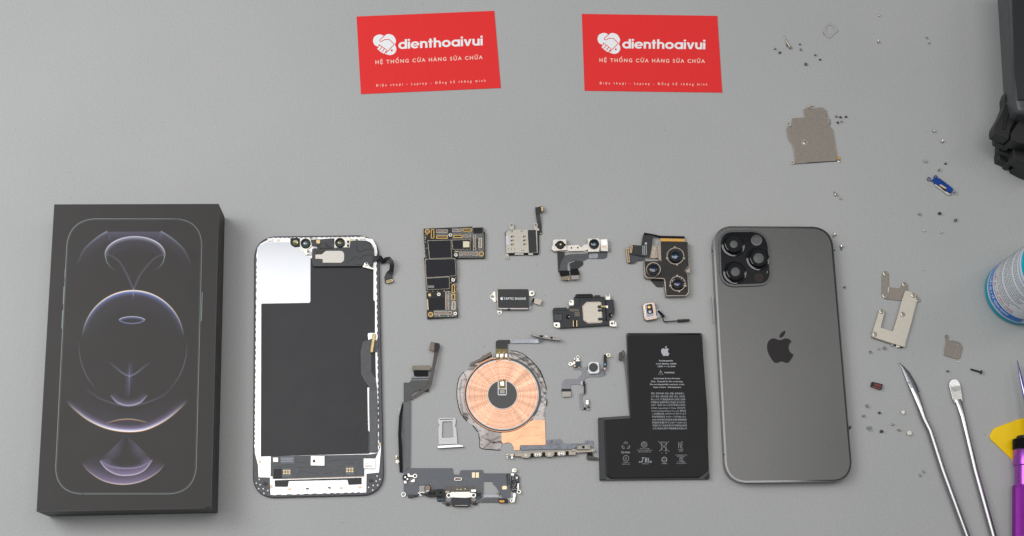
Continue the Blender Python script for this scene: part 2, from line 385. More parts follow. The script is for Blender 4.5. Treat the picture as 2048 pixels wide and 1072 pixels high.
# ================================================================== product box
def product_box():
    T = 27.0
    root = thing('product_box', 'black closed cardboard box with a printed phone outline and glowing arcs on its lid', 'box', (270, 720))
    cb = mat('black_box_card', (.027, .0235, .022), .48, 0, (38, .38, .08), (1200, .12, .06), spec=.28)
    low = mat('black_box_side', (.012, .011, .011), .5, 0, (200, .1), spec=.2)
    lid = P('lid', [(108.5,409),(438,408),(422.8,1016.5),(73,1023.5)], 1.2, T, cb, root, bev=.35)
    P('base_tray', [(113,413),(434.5,412),(419,1012),(78,1019)], 0, 1.15, low, root)
    # printed phone outline: quad-mapped
    c = [Vector(p) for p in ((108.5,409),(438,408),(422.8,1016.5),(73,1023.5))]
    ln = mat('grey_line_print', (.11, .125, .125), .35, .3); lnd = mat('dark_line_print', (.012, .012, .012), .4)
    U = fr(60, 390, 3.154); D = fr(60, 700, 2.883)
    out = U((240,150),(1088,150)) + D((955,830),(140,830))
    def ribbon_loop(pts, w, z, closed=True):
        mb = MB(); n = len(pts); L = []; R_ = []
        for i in range(n):
            a = Vector(pts[i - 1]); b = Vector(pts[(i + 1) % n]); d = (b - a).normalized(); q = Vector((-d.y, d.x)) * w / 2; p = Vector(pts[i])
            L.append(W(*(p + q), z)); R_.append(W(*(p - q), z))
        mb.v = L + R_
        mb.f = [(i, (i + 1) % n, n + (i + 1) % n, n + i) for i in range(n)]
        return mb
    def inset(pts, d):
        ce = sum((Vector(p) for p in pts), Vector((0, 0))) / len(pts); r = []
        for p in pts:
            v = Vector(p) - ce; r.append((ce.x + v.x - math.copysign(d, v.x), ce.y + v.y - math.copysign(d, v.y)))
        return r
    o1 = rnd(out, 52, 12)
    ribbon_loop(o1, 1.3, T + .03).done('printed_phone_edge', ln, lid, smooth=0)
    ribbon_loop(rnd(inset(out, 2.2), 50, 12), 1.4, T + .03).done('printed_phone_shadow', lnd, lid, smooth=0)
    for (a, b) in ((U((222,465),(220,520))), (U((214,577),(209,690))), (U((206,727),(200,842))), (U((1086,615),(1080,795)))):
        MB().sheet([(a[0]-.8, a[1]), (a[0]+1.0, a[1]), (b[0]+1.0, b[1]), (b[0]-.8, b[1])], T + .06).done('printed_button', ln, lid, smooth=0)
    for x, y in U((237,317),(1087,317),(922,150)) + D((143,662),(953,652),(303,829)): MB().sheet(rect(x, y, 2.4, 2.4), T + .07).done('printed_antenna_gap', lnd, lid, smooth=0)
    # printed arcs of light: strips whose ink density and colour vary across and along
    m = bpy.data.materials.new('spectral_print'); m.use_nodes = True; nt = m.node_tree; N = nt.nodes; b = N['Principled BSDF']
    at = N.new('ShaderNodeAttribute'); at.attribute_name = 'ink'; nt.links.new(at.outputs['Color'], b.inputs['Base Color']); nt.links.new(at.outputs['Alpha'], b.inputs['Alpha']); b.inputs['Roughness'].default_value = .5
    V = []; Fc = []; C = []
    lay = [0]
    def strip(pts, prof, fade, dirn=1):
        # pts: centre line (px); prof: list of (offset px, rgb, alpha); fade(t) -> factor
        lay[0] += 1; n = len(pts); base = len(V); kk = len(prof)
        for i, p in enumerate(pts):
            a = Vector(pts[max(0, i - 1)]); q = Vector(pts[min(n - 1, i + 1)]); d = (q - a).normalized(); nn = Vector((-d.y, d.x)) * dirn
            f_ = fade(i / (n - 1))
            for off, rgb, al in prof:
                V.append(W(p[0] + nn.x * off, p[1] + nn.y * off, T + .05 + .012 * lay[0])); C.append((*rgb, al * f_))
        for i in range(n - 1):
            for j in range(kk - 1):
                a = base + i * kk + j; Fc.append((a, a + 1, a + kk + 1, a + kk))
    Wt = (.95, .93, .95); Bl = (.26, .30, .72); Vi = (.22, .19, .32); Or = (.85, .35, .10); Gr = (.3, .6, .4); Pu = (.36, .28, .48); Pk = (.62, .52, .62)
    bell = lambda p=1.0: (lambda t: max(0, math.sin(math.pi * t)) ** p)
    def ell(cx, cy, rx, ry, a0, a1, n=40): return [(cx + rx * math.cos(math.radians(a0 + (a1 - a0) * i / n)), cy - ry * math.sin(math.radians(a0 + (a1 - a0) * i / n))) for i in range(n + 1)]
    # big ring, crown and foot (positive offset = inwards)
    top = ell(266, 683, 102, 102, 5, 175)
    strip(top, [(-1.6, Or, 0), (-.6, (.95, .6, .25), .8), (.3, Wt, 1), (1.2, (.5, .6, .9), .7), (4, Bl, .35), (11, Vi, .08), (42, Vi, 0)], bell(1.1), -1)
    bot = catmull([(132,801),(148,818),(178,841),(215,857),(255,863),(292,859),(330,841),(360,817),(376,800)], 5, False)
    strip(bot, [(-2.0, (.75, .35, .12), 0), (-1.0, (.95, .5, .25), .9), (.3, Wt, 1), (2.5, (.62, .60, .85), .8), (6, Pu, .45), (14, Vi, .10), (44, Vi, 0)], bell(1.5), -1)
    for s in (-1, 1): strip(ell(266, 690, 108, 120, 90 - s * 85, 90 - s * 140, 16), [(-1.5, Vi, 0), (0, (.3, .28, .34), .35), (2, Vi, 0)], bell(1))
    # mushroom near the top
    strip(ell(270, 509, 60, 36, -8, 188), [(-1.5, Bl, 0), (0, (.8, .8, .85), .95), (2, (.5, .5, .62), .5), (8, Vi, .10), (30, Vi, 0)], bell(.55), -1)
    for s in (-1, 1):
        strip([(270 + s * x, y) for x, y in ((60, 511), (57, 524), (50, 534), (38, 542))], [(-1.2, (.5, .2, .15), 0), (0, (.3, .5, .25), .6), (1.5, (.25, .3, .6), .3), (3, Vi, 0)], lambda t: 1 - t, s)
        strip(catmull([(270 + s * 58, 509), (270 + s * 45, 513), (270 + s * 30, 525), (267 + s * 12, 552), (267, 580)], 5, False), [(-3, Bl, 0), (0, (.4, .42, .52), .24), (3, Vi, 0)], lambda t: .4 + .3 * t)
        # shoulders
        strip(catmull([(268 + s * 54, 462), (268 + s * 75, 475), (268 + s * 100, 498), (268 + s * 116, 530)], 5, False), [(-1, Bl, 0), (0, (.36, .42, .48), .6), (5, Vi, .20), (24, Vi, 0)], lambda t: 1 - t, s)
    strip([(216, 464), (325, 464)], [(-1, Vi, 0), (0, Vi, .3), (12, Vi, .12), (20, Vi, 0)], lambda t: 1)
    strip([(267, 578), (266.5, 600)], [(-1.5, Bl, 0), (0, (.55, .58, .75), .7), (1.5, Bl, 0)], lambda t: 1 - t)
    # small lens
    strip(ell(264, 641, 26, 8, 5, 175, 20), [(-1, Wt, 0), (0, (.6, .62, .72), .8), (2, Bl, .35), (6, Vi, 0)], lambda t: .8, -1)
    strip([(239, 641), (250, 645.5), (264, 647), (278, 645.5), (289, 641)], [(-1.6, Bl, 0), (0, (.32, .36, .66), .6), (2.5, Vi, 0)], lambda t: .8)
    # centre star
    for s in (-1, 1):
        strip(catmull([(259 - s * 1, 753), (259 + s * 14, 746), (259 + s * 30, 733), (259 + s * 45, 722)], 4, False), [(-3, Vi, 0), (0, (.34, .36, .5), .5), (3, Vi, 0)], lambda t: 1 - t)
    strip([(259, 722), (258.5, 753), (258, 800)], [(-9, Vi, 0), (-1, (.26, .25, .5), .2), (0, (.5, .5, .7), .4), (1, (.26, .25, .5), .2), (9, Vi, 0)], bell(.8))
    strip(catmull([(220,790),(235,806),(257,812),(280,806),(296,790)], 6, False), [(-1.2, Bl, 0), (0, (.6, .6, .75), .8), (4, Pu, .3), (14, Vi, 0)], bell(.8), -1)
    strip(catmull([(165,770),(200,797),(257,812),(315,797),(346,775)], 6, False), [(-3, Vi, 0), (0, (.24, .22, .30), .3), (3, Vi, 0)], bell(1), -1)
    strip(catmull([(212,846),(235,840),(256,838),(275,840),(296,845)], 5, False), [(-1.5, Gr, 0), (-.3, (.5, .5, .25), .6), (1, (.6, .2, .12), .55), (3, Vi, 0)], bell(.5))
    # smile
    strip(catmull([(199,921),(212,938),(232,949),(252,951.5),(275,948),(292,938),(305,920)], 6, False), [(-1, Pk, 0), (0, (.7, .65, .75), .9), (3, Pu, .55), (14, Pu, .15), (20, Vi, 0)], bell(.35), -1)
    strip(catmull([(199,921),(222,933),(252,937),(282,933),(305,920)], 6, False), [(-3, Pu, 0), (0, (.45, .38, .55), .6), (3, Pu, 0)], bell(.5))
    strip(catmull([(163,925),(180,945),(210,963),(248,969),(285,962),(315,945),(330,928)], 6, False), [(-1.2, (.6, .35, .2), 0), (-.2, (.75, .6, .6), .8), (3, Pu, .5), (16, Pu, .16), (44, Vi, 0)], bell(1.1), -1)
    for s in (-1, 1): strip([(253, 870), (253 + s * 25, 895), (253 + s * 52, 918)], [(-1, Vi, 0), (0, (.2, .17, .26), .35), (22 , Vi, 0)], bell(.7), s)
    me = bpy.data.meshes.new('printed_light_arcs'); o0 = ORG[root.name]
    me.from_pydata([(v - o0)[:] for v in V], [], Fc); ca = me.color_attributes.new('ink', 'FLOAT_COLOR', 'POINT')
    for i, q in enumerate(C): ca.data[i].color = q
    me.materials.append(m); o = bpy.data.objects.new('printed_light_arcs', me); COL.objects.link(o); o.parent = lid; ORG[o.name] = o0
    # dark worn edge along the lid
    for p_, q_ in (((108.8,409.4),(437.6,408.4)),((437.4,408.6),(422.3,1016)),((422.3,1015.9),(73.5,1022.9)),((73.7,1022.6),(109,409.8))):
        MB().ribbon([(*p_, T + .05), (*q_, T + .05)], 1.5, .04).done('worn_edge', mat('edge_wear', (.010, .009, .012), .5), lid)
    # worn corner and scratches
    P('worn_corner', [(410,1016.4),(413,1013.5),(419,1013),(422,1015.5)], T - .3, T + .05, mat('scuffed_edge', (.02, .018, .018), .8), lid)
product_box()

# ================================================================== display assembly
def display():
    a = fr(490, 460, 5.956); m_ = fr(490, 640, 5.956); b = fr(490, 820, 5.641)
    root = thing('phone_display', 'phone screen assembly lying face down, black sheet and white metal frame showing', 'phone screen', (636, 733))
    bz = mat('slate_bezel', (.060, .058, .068), .42, .1, (400, .1))
    MB().pris(rnd([(508.5,473,41),(757.5,469.5,41),(768.5,990,42),(505.5,996.5,42)], 0, 12), 0, 2.2).done('bezel', bz, root, bev=.5)
    fm = mat('white_frame_metal', (.66, .66, .67), .34, .7, (40, .03, .04))
    outl = rnd(a((250,130),(300,100)), 0) + jag(a((330,92))[0], a((1340,80))[0], 5, .9) + rnd(a((1400,85),(1520,110),(1565,190),(1575,260)), 0)
    outl += jag(a((1568,300))[0], (758.2, 905), 6.5, 1.3) + [(762, 890), (761.5, 900), (758, 945), (733, 947.5), (732.5, 984)]
    outl += jag((731, 985), (541, 990.5), 8, 1.0) + [(540, 955), (517, 954.5), (516, 930), (509.8, 906)] + jag((509.8, 900), a((142,300))[0], 6.5, -1.1) + a((150,210),(185,165))
    P('metal_frame', outl, 2.2, 2.75, fm, root)
    plate = mat('silver_back_plate', (.40, .41, .435), .19, 1, (25, .05, .03))
    P('silver_plate', a((150,200,20),(250,145,10),(535,145,4),(560,195,4),(650,215),(720,300),(778,320),(778,862,14),(200,874),(195,880),(150,880)), 2.76, 2.9, plate, root)
    sheet = mat('graphite_sheet', (.021, .0195, .0225), .48, 0, (60, .12, .04), (260, .05, .08), spec=.35)
    g = P('graphite_sheet', a((780,335),(1400,400),(1530,470,4),(1530,830),(1548,850)) + m_((1548,145),(1560,740)) + [(737,775),(736.3,861.7,2),(739,863,2)] + b((1405,492,10),(178,524)) + a((193,877,14),(778,867,20)), 2.76, 3.1, sheet, root, r=0, bev=.1)
    # shallow creases under the sheet
    for pts in (m_((575,1040),(605,990),(580,960),(612,900),(608,830),(640,800),(690,797),(740,810)), b((1220,480),(1260,400),(1330,310),(1400,250)), b((1240,330),(1270,230),(1320,140),(1370,80)), b((1310,470),(1370,440),(1400,380)), m_((1255,200),(1280,140),(1300,110),(1310,60)), m_((1450,160),(1370,330),(1365,600)), a((300,990),(270,940)), m_((250,145),(285,130),(285,60))):
        MB().tube([(x, y, 3.08, .10) for x, y in catmull(pts, 4, False)], 6, .6).done('crease', sheet, g)
    # flat cable on the right and lower board
    cable = mat('slate_cable', (.032, .034, .038), .32, 0, (300, .2, .08))
    P('side_cable', m_((1500,240,18),(1400,250,30),(1375,380),(1380,640),(1420,720),(1480,800),(1480,1072)) + b((1405,200),(1405,480),(1500,480),(1500,0)) + m_((1572,800),(1555,690),(1508,620),(1505,385),(1580,380),(1580,240)), 3.12, 3.45, cable, root, bev=.08)
    P('cable_notch', m_((1460,155,20),(1550,155),(1550,200),(1470,240)), 3.12, 3.2, fm, root)
    P('white_strip', m_((1458,805),(1478,805)) + b((1405,232),(1390,235)), 3.12, 3.25, fm, root)
    tr = MB()
    for k in range(9):
        x = 738 + k * 1.75; tr.ribbon([(x + .4, 782, 3.49), (x - .5 + k * .1, 850, 3.49), (x - 1 + k * .1, 903 - k * .3, 3.49)], .35, .04)
    tr.done('traces', mat('cable_trace', (.12, .125, .14), .3, .3), root)
    cn = P('cable_connector', m_((1520,160),(1560,165),(1525,388),(1490,385)), 3.5, 5.2, mat('gold_brown_connector', (.30, .22, .10), .3, .8, (1200, .4)), root, r=1, bev=.15)
    P('contact_row', m_((1533,178),(1546,180),(1514,375),(1503,374)), 5.2, 5.32, palegold, cn)
    brd = P('lower_board', b((290,522),(1405,500),(1498,486),(1470,545),(1345,545),(1345,745),(420,775),(310,775),(310,745),(288,745)), 2.76, 3.4, flexg if False else mat('slate_board', (.052, .056, .064), .42, 0, (300, .14), (900, .3, .12)), root)
    # tracks on the board
    tk = MB()
    for pts in (((540,740),(540,712),(600,712),(640,680),(700,700),(820,715)),((890,720),(960,715),(1040,680),(1090,675)),((1090,705),(1130,705),(1130,735)),((920,600),(940,575),(1050,570),(1050,560),(1300,560)),((920,540),(960,540)),((570,520),(570,590),(700,595)),((340,640),(420,640),(430,660)),((600,650),(690,640),(730,660)),((1040,640),(1090,640),(1130,600),(1240,600))):
        tk.tube([(x, y, 3.4, .09) for x, y in b(*pts)], 5)
    for k in range(46):
        x, y = b((random.choice([random.uniform(590, 720), random.uniform(1100, 1290), random.uniform(440, 560)]), random.choice([598, 612, 630, 645, 660])))[0]; tk.pris(rect(x, y, .9, .6), 3.4, 3.5)
    tk.done('board_relief', MATS['slate_board'], brd)
    chipm = mat('silver_chip', (.72, .70, .66), .35, .5, (1200, .06))
    c = P('chip', b((742,517),(898,519),(898,629),(740,627)), 3.4, 4.3, chipm, root, bev=.1); logo('chip_logo', *b((780,572))[0], 7, 4.34, blackp, c)
    mk = MB(); [mk.sheet(rect(*p, 1.0, .45), 4.34) for p in b((845,548),(868,548),(845,556),(862,558),(850,597),(870,597))]; mk.done('chip_marks', blackp, c, smooth=0)
    P('chip', b((317,537),(373,537),(373,586),(317,585)), 3.4, 3.8, chipm, root)
    c = P('chip', b((1338,545),(1470,547),(1468,662),(1338,660)), 3.4, 4.2, chipm, root, bev=.1)
    mk = MB(); [marks(mk, *b((1350,595))[0], *b((1388,606))[0], 1, 4.24), marks(mk, *b((1350,622))[0], *b((1440,645))[0], 2, 4.24)]; mk.done('chip_marks', brown, c, smooth=0)
    p = P('print_patch', b((398,525),(562,523),(560,604),(400,606)), 3.4, 3.48, mat('lighter_patch', (.12, .13, .15), .5), brd, r=1.5)
    mk = MB(); [marks(mk, *b((405,536 + 18*k))[0], *b((550 - 6*k, 552 + 18*k))[0], 1, 3.5) for k in range(3)]; mk.done('print_marks', ink_g, p, smooth=0)
    for X, Y in ((440, 685), (1151, 663)):
        P('print_patch', b((X - 15, Y - 25),(X + 80, Y - 28),(X + 80, Y + 68),(X - 15, Y + 70)), 3.4, 3.45, MATS['lighter_patch'], brd, r=1)
        for i in range(3):
            for j in range(2):
                x, y = b((X + 30 * i, Y + 29 * j))[0]; MB().lathe(x, y, [(2.0, 3.45), (2.0, 3.55)], n=12).done('gold_pad', palegold, root)
    P('dark_patch', b((322,665),(415,662),(415,775),(322,776)), 3.4, 3.46, blackp, brd)
    P('copper_edge', b((420,768),(1340,742),(1340,752),(420,779)), 2.76, 3.3, mat('orange_tan_edge', (.62, .42, .28), .45), root)
    P('lower_black_bar', b((333,792),(1315,762),(1317,838,8),(1168,845,10),(1155,787,8),(492,802,8),(484,866,10),(336,866,8)), 2.76, 3.05, sheet, root)
    P('lower_slot_plate', b((503,812,6),(1148,794,6),(1150,842,6),(503,864,6)), 2.76, 3.0, plate, root, bev=.1)
    for x, y in b((703,886),(952,876)): P('tiny_connector', rect(x, y, 6, 2.4, 10), 2.76, 3.4, blackp, root); P('tiny_contact', rect(x, y + 5, 2.4, 5), 2.76, 2.9, nickel, root)
    for x, y, w, h in [q + s for q, s in zip(b((168,585),(300,865),(505,893),(1085,880),(1298,872),(1522,390)) + a((397,122),(148,845)), ((4, 7), (4.4, 7.5), (7.5, 4.4), (7.5, 4.4), (7.5, 4.4), (3.4, 8), (7.5, 4.4), (2.4, 7)))]:
        P('adhesive_pad', rect(x, y, w, h), 2.76, 2.85, mat('peach_pad', (.88, .68, .48), .5), root, r=1.2)
    dot = mat('white_dot', (.85, .85, .85), .4)
    for x, y in b((160,783),(127,825),(171,842),(154,888),(205,888),(258,908),(213,940),(1490,745),(1522,783),(1480,802),(1447,850),(1497,848),(1395,873),(1440,903)): MB().lathe(x, y, [(1.5, 2.2), (1.5, 2.27)], n=10).done('corner_dot', dot, root)
    for x, y in b((228,832),(1422,797)): P('rubber_pad', rect(x, y, 9, 6), 2.2, 2.6, mat('grey_rubber', (.03, .03, .033), .6), root, r=2.8)
    dg = MB()
    for x, y0, n in (b((137,245))[0] + (22,), b((1515,70))[0] + (28,), m_((143,305))[0] + (38,)):
        for k in range(n): dg.sheet(rect(x + .3, y0 + k * .98, 1.8, .4), 2.79)
    dg.done('edge_ruling', brown, root, smooth=0)
    # earpiece block
    ear = mat('earpiece_plastic', (.026, .027, .030), .38, 0, (300, .12), (2500, .1, .03))
    e = P('earpiece_block', a((800,222),(1060,215),(1250,208),(1258,130),(1330,122),(1440,125),(1500,150,12),(1535,220),(1540,300),(1520,440),(1400,405),(1395,432),(815,435,10),(795,405,10)), 2.9, 5.2, ear, root, r=1.2, bev=.25)
    P('earpiece_grille_plate', a((960,247,12),(1155,247,20),(1182,275,20),(1180,365,20),(1150,390,14),(925,390),(925,346),(838,342),(838,292),(915,290)), 5.2, 5.4, mat('satin_nickel', (.48, .45, .41), .42, .7, (1500, .06), (3000, .1, .03)), root, r=1, bev=.06)
    P('upper_block', a((780,120),(1060,95),(1060,215),(860,215),(850,190),(800,185)), 2.8, 4.2, ear, root, bev=.2)
    rl = MB()
    for pts in (((1320,170),(1345,250),(1380,262),(1430,235),(1535,225)),((1325,350),(1360,345),(1420,300),(1505,300)),((1215,395),(1235,365),(1285,360),(1285,325),(1340,322)),((1445,125),(1450,150),(1490,160),(1500,190)),((950,140),(970,185),(1010,190)),((900,140),(890,180),(860,185))):
        rl.tube([(x, y, 5.2 if y > 200 or x > 1260 else 4.2, .13) for x, y in a(*pts)], 5)
    rl.done('moulded_ribs', blackp, e)
    P('dark_step', a((1322,348),(1380,345),(1440,300),(1520,300),(1520,415),(1325,412)), 5.2, 5.5, ear, e, bev=.1)
    P('foam_patch', a((838,250),(870,235),(985,232),(905,285),(838,288)), 5.2, 5.4, mat('speckled_foam', (.06, .055, .05), .8, 0, (2500, .8)), e)
    # sensors
    br = P('sensor_bracket', a((655,110),(700,92),(790,100),(800,190),(745,235),(790,262),(790,298,8),(725,302,10),(655,200)), 2.8, 3.5, whitemetal, root, bev=.1)
    h = P('sensor_holder', a((540,95),(650,95),(650,195),(580,197,20),(540,165,14)), 2.8, 4.0, blackp, root, bev=.2)
    MB().lathe(*a((600,150))[0], [(6.2, 4.0), (6.2, 4.3), (5.2, 4.5), (.01, 4.2)], n=20).done('sensor_lens', mat('olive_lens', (.16, .16, .05), .15, .3, coat=1), h)
    def ringcam(x, y, col, cname):
        x, y = a((x, y))[0]
        r = MB().lathe(x, y, [(10, 2.8), (10, 4.6), (9, 5.0), (7.2, 5.0), (6.6, 4.0), (.01, 3.9)], zref=5, n=28).done('camera_ring', blackp, root)
        ringp('ring_highlight', x, y, 7.0, 6.3, 4.2, 4.4, mat('teal_rim', (.03, .10, .10), .15, .5), r)
        MB().lathe(x, y, [(4.6, 4.0), (4.6, 4.3), (3.5, 4.5), (.01, 4.6)], n=20).done('sensor_lens', mat(cname, col, .12, .2, coat=1), r)
    P('sensor_bracket', a((1062,85),(1205,85),(1255,95),(1250,205),(1070,210)), 2.8, 3.5, whitemetal, root, bev=.1)
    ringcam(720, 155, (.16, .19, .19), 'grey_lens'); ringcam(1130, 148, (.14, .13, .03), 'olive_lens_two')
    P('black_clip', a((1215,125),(1240,125),(1240,195),(1213,193)), 3.5, 4.2, blackp, root, bev=.1); P('clip_contact', a((1218,150),(1236,152),(1236,175),(1218,174)), 4.2, 4.3, nickel, root)
    for q in (((850,118),(893,120),(892,160),(850,158)),((1258,105),(1292,105),(1292,145),(1258,145)),((1482,380),(1514,382),(1512,414),(1482,412))): P('gold_contact', a(*q), 3.0, 5.45 if q[0][0] > 1400 else 4.5, palegold, root)
    for x, y in a((1328,128),(750,265)): screw_part(x, y, 4, 3.4, 4.8, steel, root)
    P('sensor_bracket', a((1400,440),(1420,380,10),(1470,375,10),(1480,430),(1525,455),(1525,470),(1440,450)), 3.1, 5.35, whitemetal, root, r=1); screw_part(*a((1445,402))[0], 4, 5.3, 6.0, steel, root)
    for x, y in a((830,210),(790,95),(600,100)): P('tiny_bracket', rect(x, y, 10 if x < 622 else 6, 2.4, -8), 4.0, 4.6, blackp if x < 622 else nickel, root, bev=.1)
    P('tiny_bracket', a((770,90),(860,95),(865,112),(800,118)), 3.5, 4.6, nickel, root, bev=.1)
    for x, y in a((300,115),(1400,95)): P('frame_tab', rect(x, y, 11, 6, 0), 2.75, 3.3, whitemetal, root, r=1, bev=.1)
    # flexible tail
    f1 = MB().ribbon([(745, 517.5, 5), (753, 516, 5.2, 9.5), (760, 515, 4.2, 9.5), (765, 521, 3, 9), (768, 527, 1.6, 8)], 9, .15).done('sensor_cable', flexb, root)
    MB().ribbon([(768, 524, 1.8, 7), (772, 518, 3.5, 8), (778, 517, 5, 8.5), (782.5, 523, 5, 9), (784, 532, 4, 9), (783, 541, 2.6, 9), (779, 547, 1.6, 13), (776.5, 555, 1.2, 16), (777.5, 566, 1.0, 15)], 9, .15).done('cable_fold', flexb, f1)
    c = P('tail_connector', a((1680,610),(1765,585),(1765,615,10),(1688,640,10)), 1.1, 2.0, brown, f1, r=1.5); ring = a((1722, 608))[0]
    MB().pris(rnd(rect(*ring, 13, 5, -14), 2), 2.0, 2.3, [rnd(rect(*ring, 10, 2.6, -14), 1)]).done('contact_ring', palegold, f1)
display()
# ================================================================== logic board
def logic_board():
    a = fr(830, 440, 5.106)
    root = thing('circuit_board', 'L-shaped black phone logic board with gold connectors and black shielded chips', 'circuit board', (890, 545))
    out = a((88,88),(380,75),(585,66),(585,78),(700,75),(700,115),(716,125),(714,388),(420,392),(428,630),(415,640),(440,990),(125,1008),(122,920),(134,918),(127,810),(120,808),(92,385),(108,380),(88,150))
    P('board', out, 0.3, 2.2, pcb, root, r=1, bev=.12); P('board_edge', out, 0, .3, pcbedge, root)
    g = glue
    for q in ((378,78,700,195),(445,310,700,385),(640,160,705,330),(310,730,430,920),(190,920,430,990),(215,95,340,195)):
        x0, y0 = a((q[0], q[1]))[0]; x1, y1 = a((q[2], q[3]))[0]; zz = 2.3 + .02 * (q[0] % 7); P('solder_area', box2(x0, y0, x1, y1), 2.2, zz, g, root, r=1.5)
    ledge = mat('pale_shield_edge', (.38, .35, .30), .38, .8)
    def can(nm, pts, z=3.5, r=1.5):
        o = P('shield_frame', a(*pts), 2.2, z, ledge, root, r=r, bev=.1)
        c = [sum(p[0] for p in a(*pts)) / len(pts), sum(p[1] for p in a(*pts)) / len(pts)]
        ins = [(p[0] - math.copysign(.9, p[0] - c[0]), p[1] - math.copysign(.9, p[1] - c[1])) for p in a(*pts)]
        P('shield_tape', ins, z, z + .12, shield, o, r=r); return o
    can('s', ((128,208),(372,201),(372,290),(380,388),(146,396)))
    can('s', ((374,201),(573,197),(572,300),(385,303)))
    can('s', ((104,398),(412,392),(422,570),(350,577),(110,590)))
    can('s', ((113,592),(352,578),(356,704),(122,716)))
    P('silver_sticker', a((490,218),(555,218),(556,278),(491,280)), 3.62, 3.7, mat('champagne_chip', (.62, .56, .40), .4, .3, (3500, .4)), root)
    P('grey_bar', a((130,668),(195,668),(195,695),(130,693)), 3.62, 3.72, mat('grey_bar_tape', (.2, .19, .19), .5), root)
    P('bare_board', a((135,800),(290,790),(298,905),(140,918)), 2.2, 2.45, shield, root, r=1)
    def conn(x0, y0, x1, y1, kind):
        (x0, y0), (x1, y1) = a((x0, y0), (x1, y1)); w, h = x1 - x0, y1 - y0; cx, cy = (x0 + x1) / 2, (y0 + y1) / 2
        base = {'g': gold, 's': mat('dull_connector', (.30, .28, .26), .35, .7, (2500, .5)), 'p': nickel}[kind]
        o = MB().pris(rnd(box2(x0, y0, x1, y1), 1), 2.2, 2.95, [box2(x0 + 1.3, y0 + 1.3, x1 - 1.3, y1 - 1.3)]).done('board_connector', base, root)
        mb = MB(); lng = w > h; n = int(max(w, h) / 1.5)
        mb.pris(rect(cx, cy, w * .72 if lng else w * .2, h * .2 if lng else h * .72), 2.3, 2.85); mb.done('connector_core', pcb if kind == 'g' else mat('bronze_contact', (.34, .22, .15), .4, .5, (2500, .4)), o)
        mb = MB()
        for k in range(n):
            t = (k + .5) / n
            for s in (-1, 1):
                px, py = (x0 + w * t, cy + s * h * .27) if lng else (cx + s * w * .27, y0 + h * t); mb.pris(rect(px, py, .7, .7), 2.3, 2.6)
        mb.done('contact_row', nickel if kind != 'g' else palegold, o)
    for q in ((215,97,333,133,'s'),(215,160,335,190,'g'),(380,93,475,122,'s'),(487,88,578,118,'g'),(392,152,484,184,'g'),(490,150,570,178,'s'),(592,150,624,308,'s'),(650,184,684,282,'p'),(455,325,570,362,'s'),(578,325,645,364,'s'),(310,728,350,915,'s'),(195,930,378,965,'s'),(372,757,410,818,'g'),(375,832,413,915,'p'),(163,95,197,188,'g'),(375,660,408,745,'g')): conn(*q)
    P('dark_module', a((595,78),(690,75),(690,132),(596,136)), 2.3, 2.8, shield, root)
    for x, y in a((127,116),(678,346),(160,964)): ringp('brass_grommet', x, y, 5.2, 3.4, 2.2, 2.7, gold, root, bev=.1); MB().lathe(x, y, [(3.3, 2.2), (3.3, 2.25)], n=14).done('grommet_hole', brown, root)
    for x, y in a((361,152),(417,356),(389,612),(243,758),(410,955)):
        o = MB().lathe(x, y, [(4.2, 2.2), (4.2, 2.7), (3.4, 3.0), (1.6, 3.0), (1.4, 2.4), (.01, 2.4)], zref=3, n=18).done('threaded_standoff', steel, root); MB().lathe(x, y, [(1.5, 2.4), (1.5, 2.5)], n=10).done('standoff_hole', blackm, o)
    logo('board_logo', *a((150,762))[0], 7, 2.3, palegold, root)
    mb = MB(); mc = MB(); mg = MB()
    for k in range(120):
        X, Y = random.choice([(random.uniform(95, 125), random.uniform(140, 380)), (random.uniform(380, 700), random.uniform(80, 190)), (random.uniform(400, 440), random.uniform(305, 330)), (random.uniform(360, 425), random.uniform(580, 760)), (random.uniform(130, 350), random.uniform(718, 735)), (random.uniform(590, 705), random.uniform(150, 320)), (random.uniform(200, 420), random.uniform(970, 990)), (random.uniform(370, 425), random.uniform(590, 940))])
        if not (88 < X < 714 and Y < 990): continue
        x, y = a((X, Y))[0]; w = random.uniform(.7, 1.5); random.choice([mb, mc, mb, mg]).pris(rect(x, y, w, random.choice([w * .6, w])), 2.2, random.uniform(2.4, 2.7))
    for x, y in a((106,150),(106,178),(106,195),(122,150),(418,323),(440,323),(112,398),(368,640),(415,593),(120,734)): mg.pris(rect(x, y, 1.5, 1.5), 2.2, 2.4)
    mb.done('resistors', nickel, root); mc.done('capacitors', brown, root); mg.done('gold_contacts', palegold, root)
    ed = MB(); x0, y0 = a((97, 420))[0]
    for k in range(14): ed.pris(rect(x0 + k * .19, y0 + k * 3, .7, 1.3), 2.2, 2.4)
    ed.done('edge_contacts', gold, root)
    P('edge_strip', a((122,808),(131,808),(139,915),(130,915)), 2.2, 2.5, palegold, root)
logic_board()

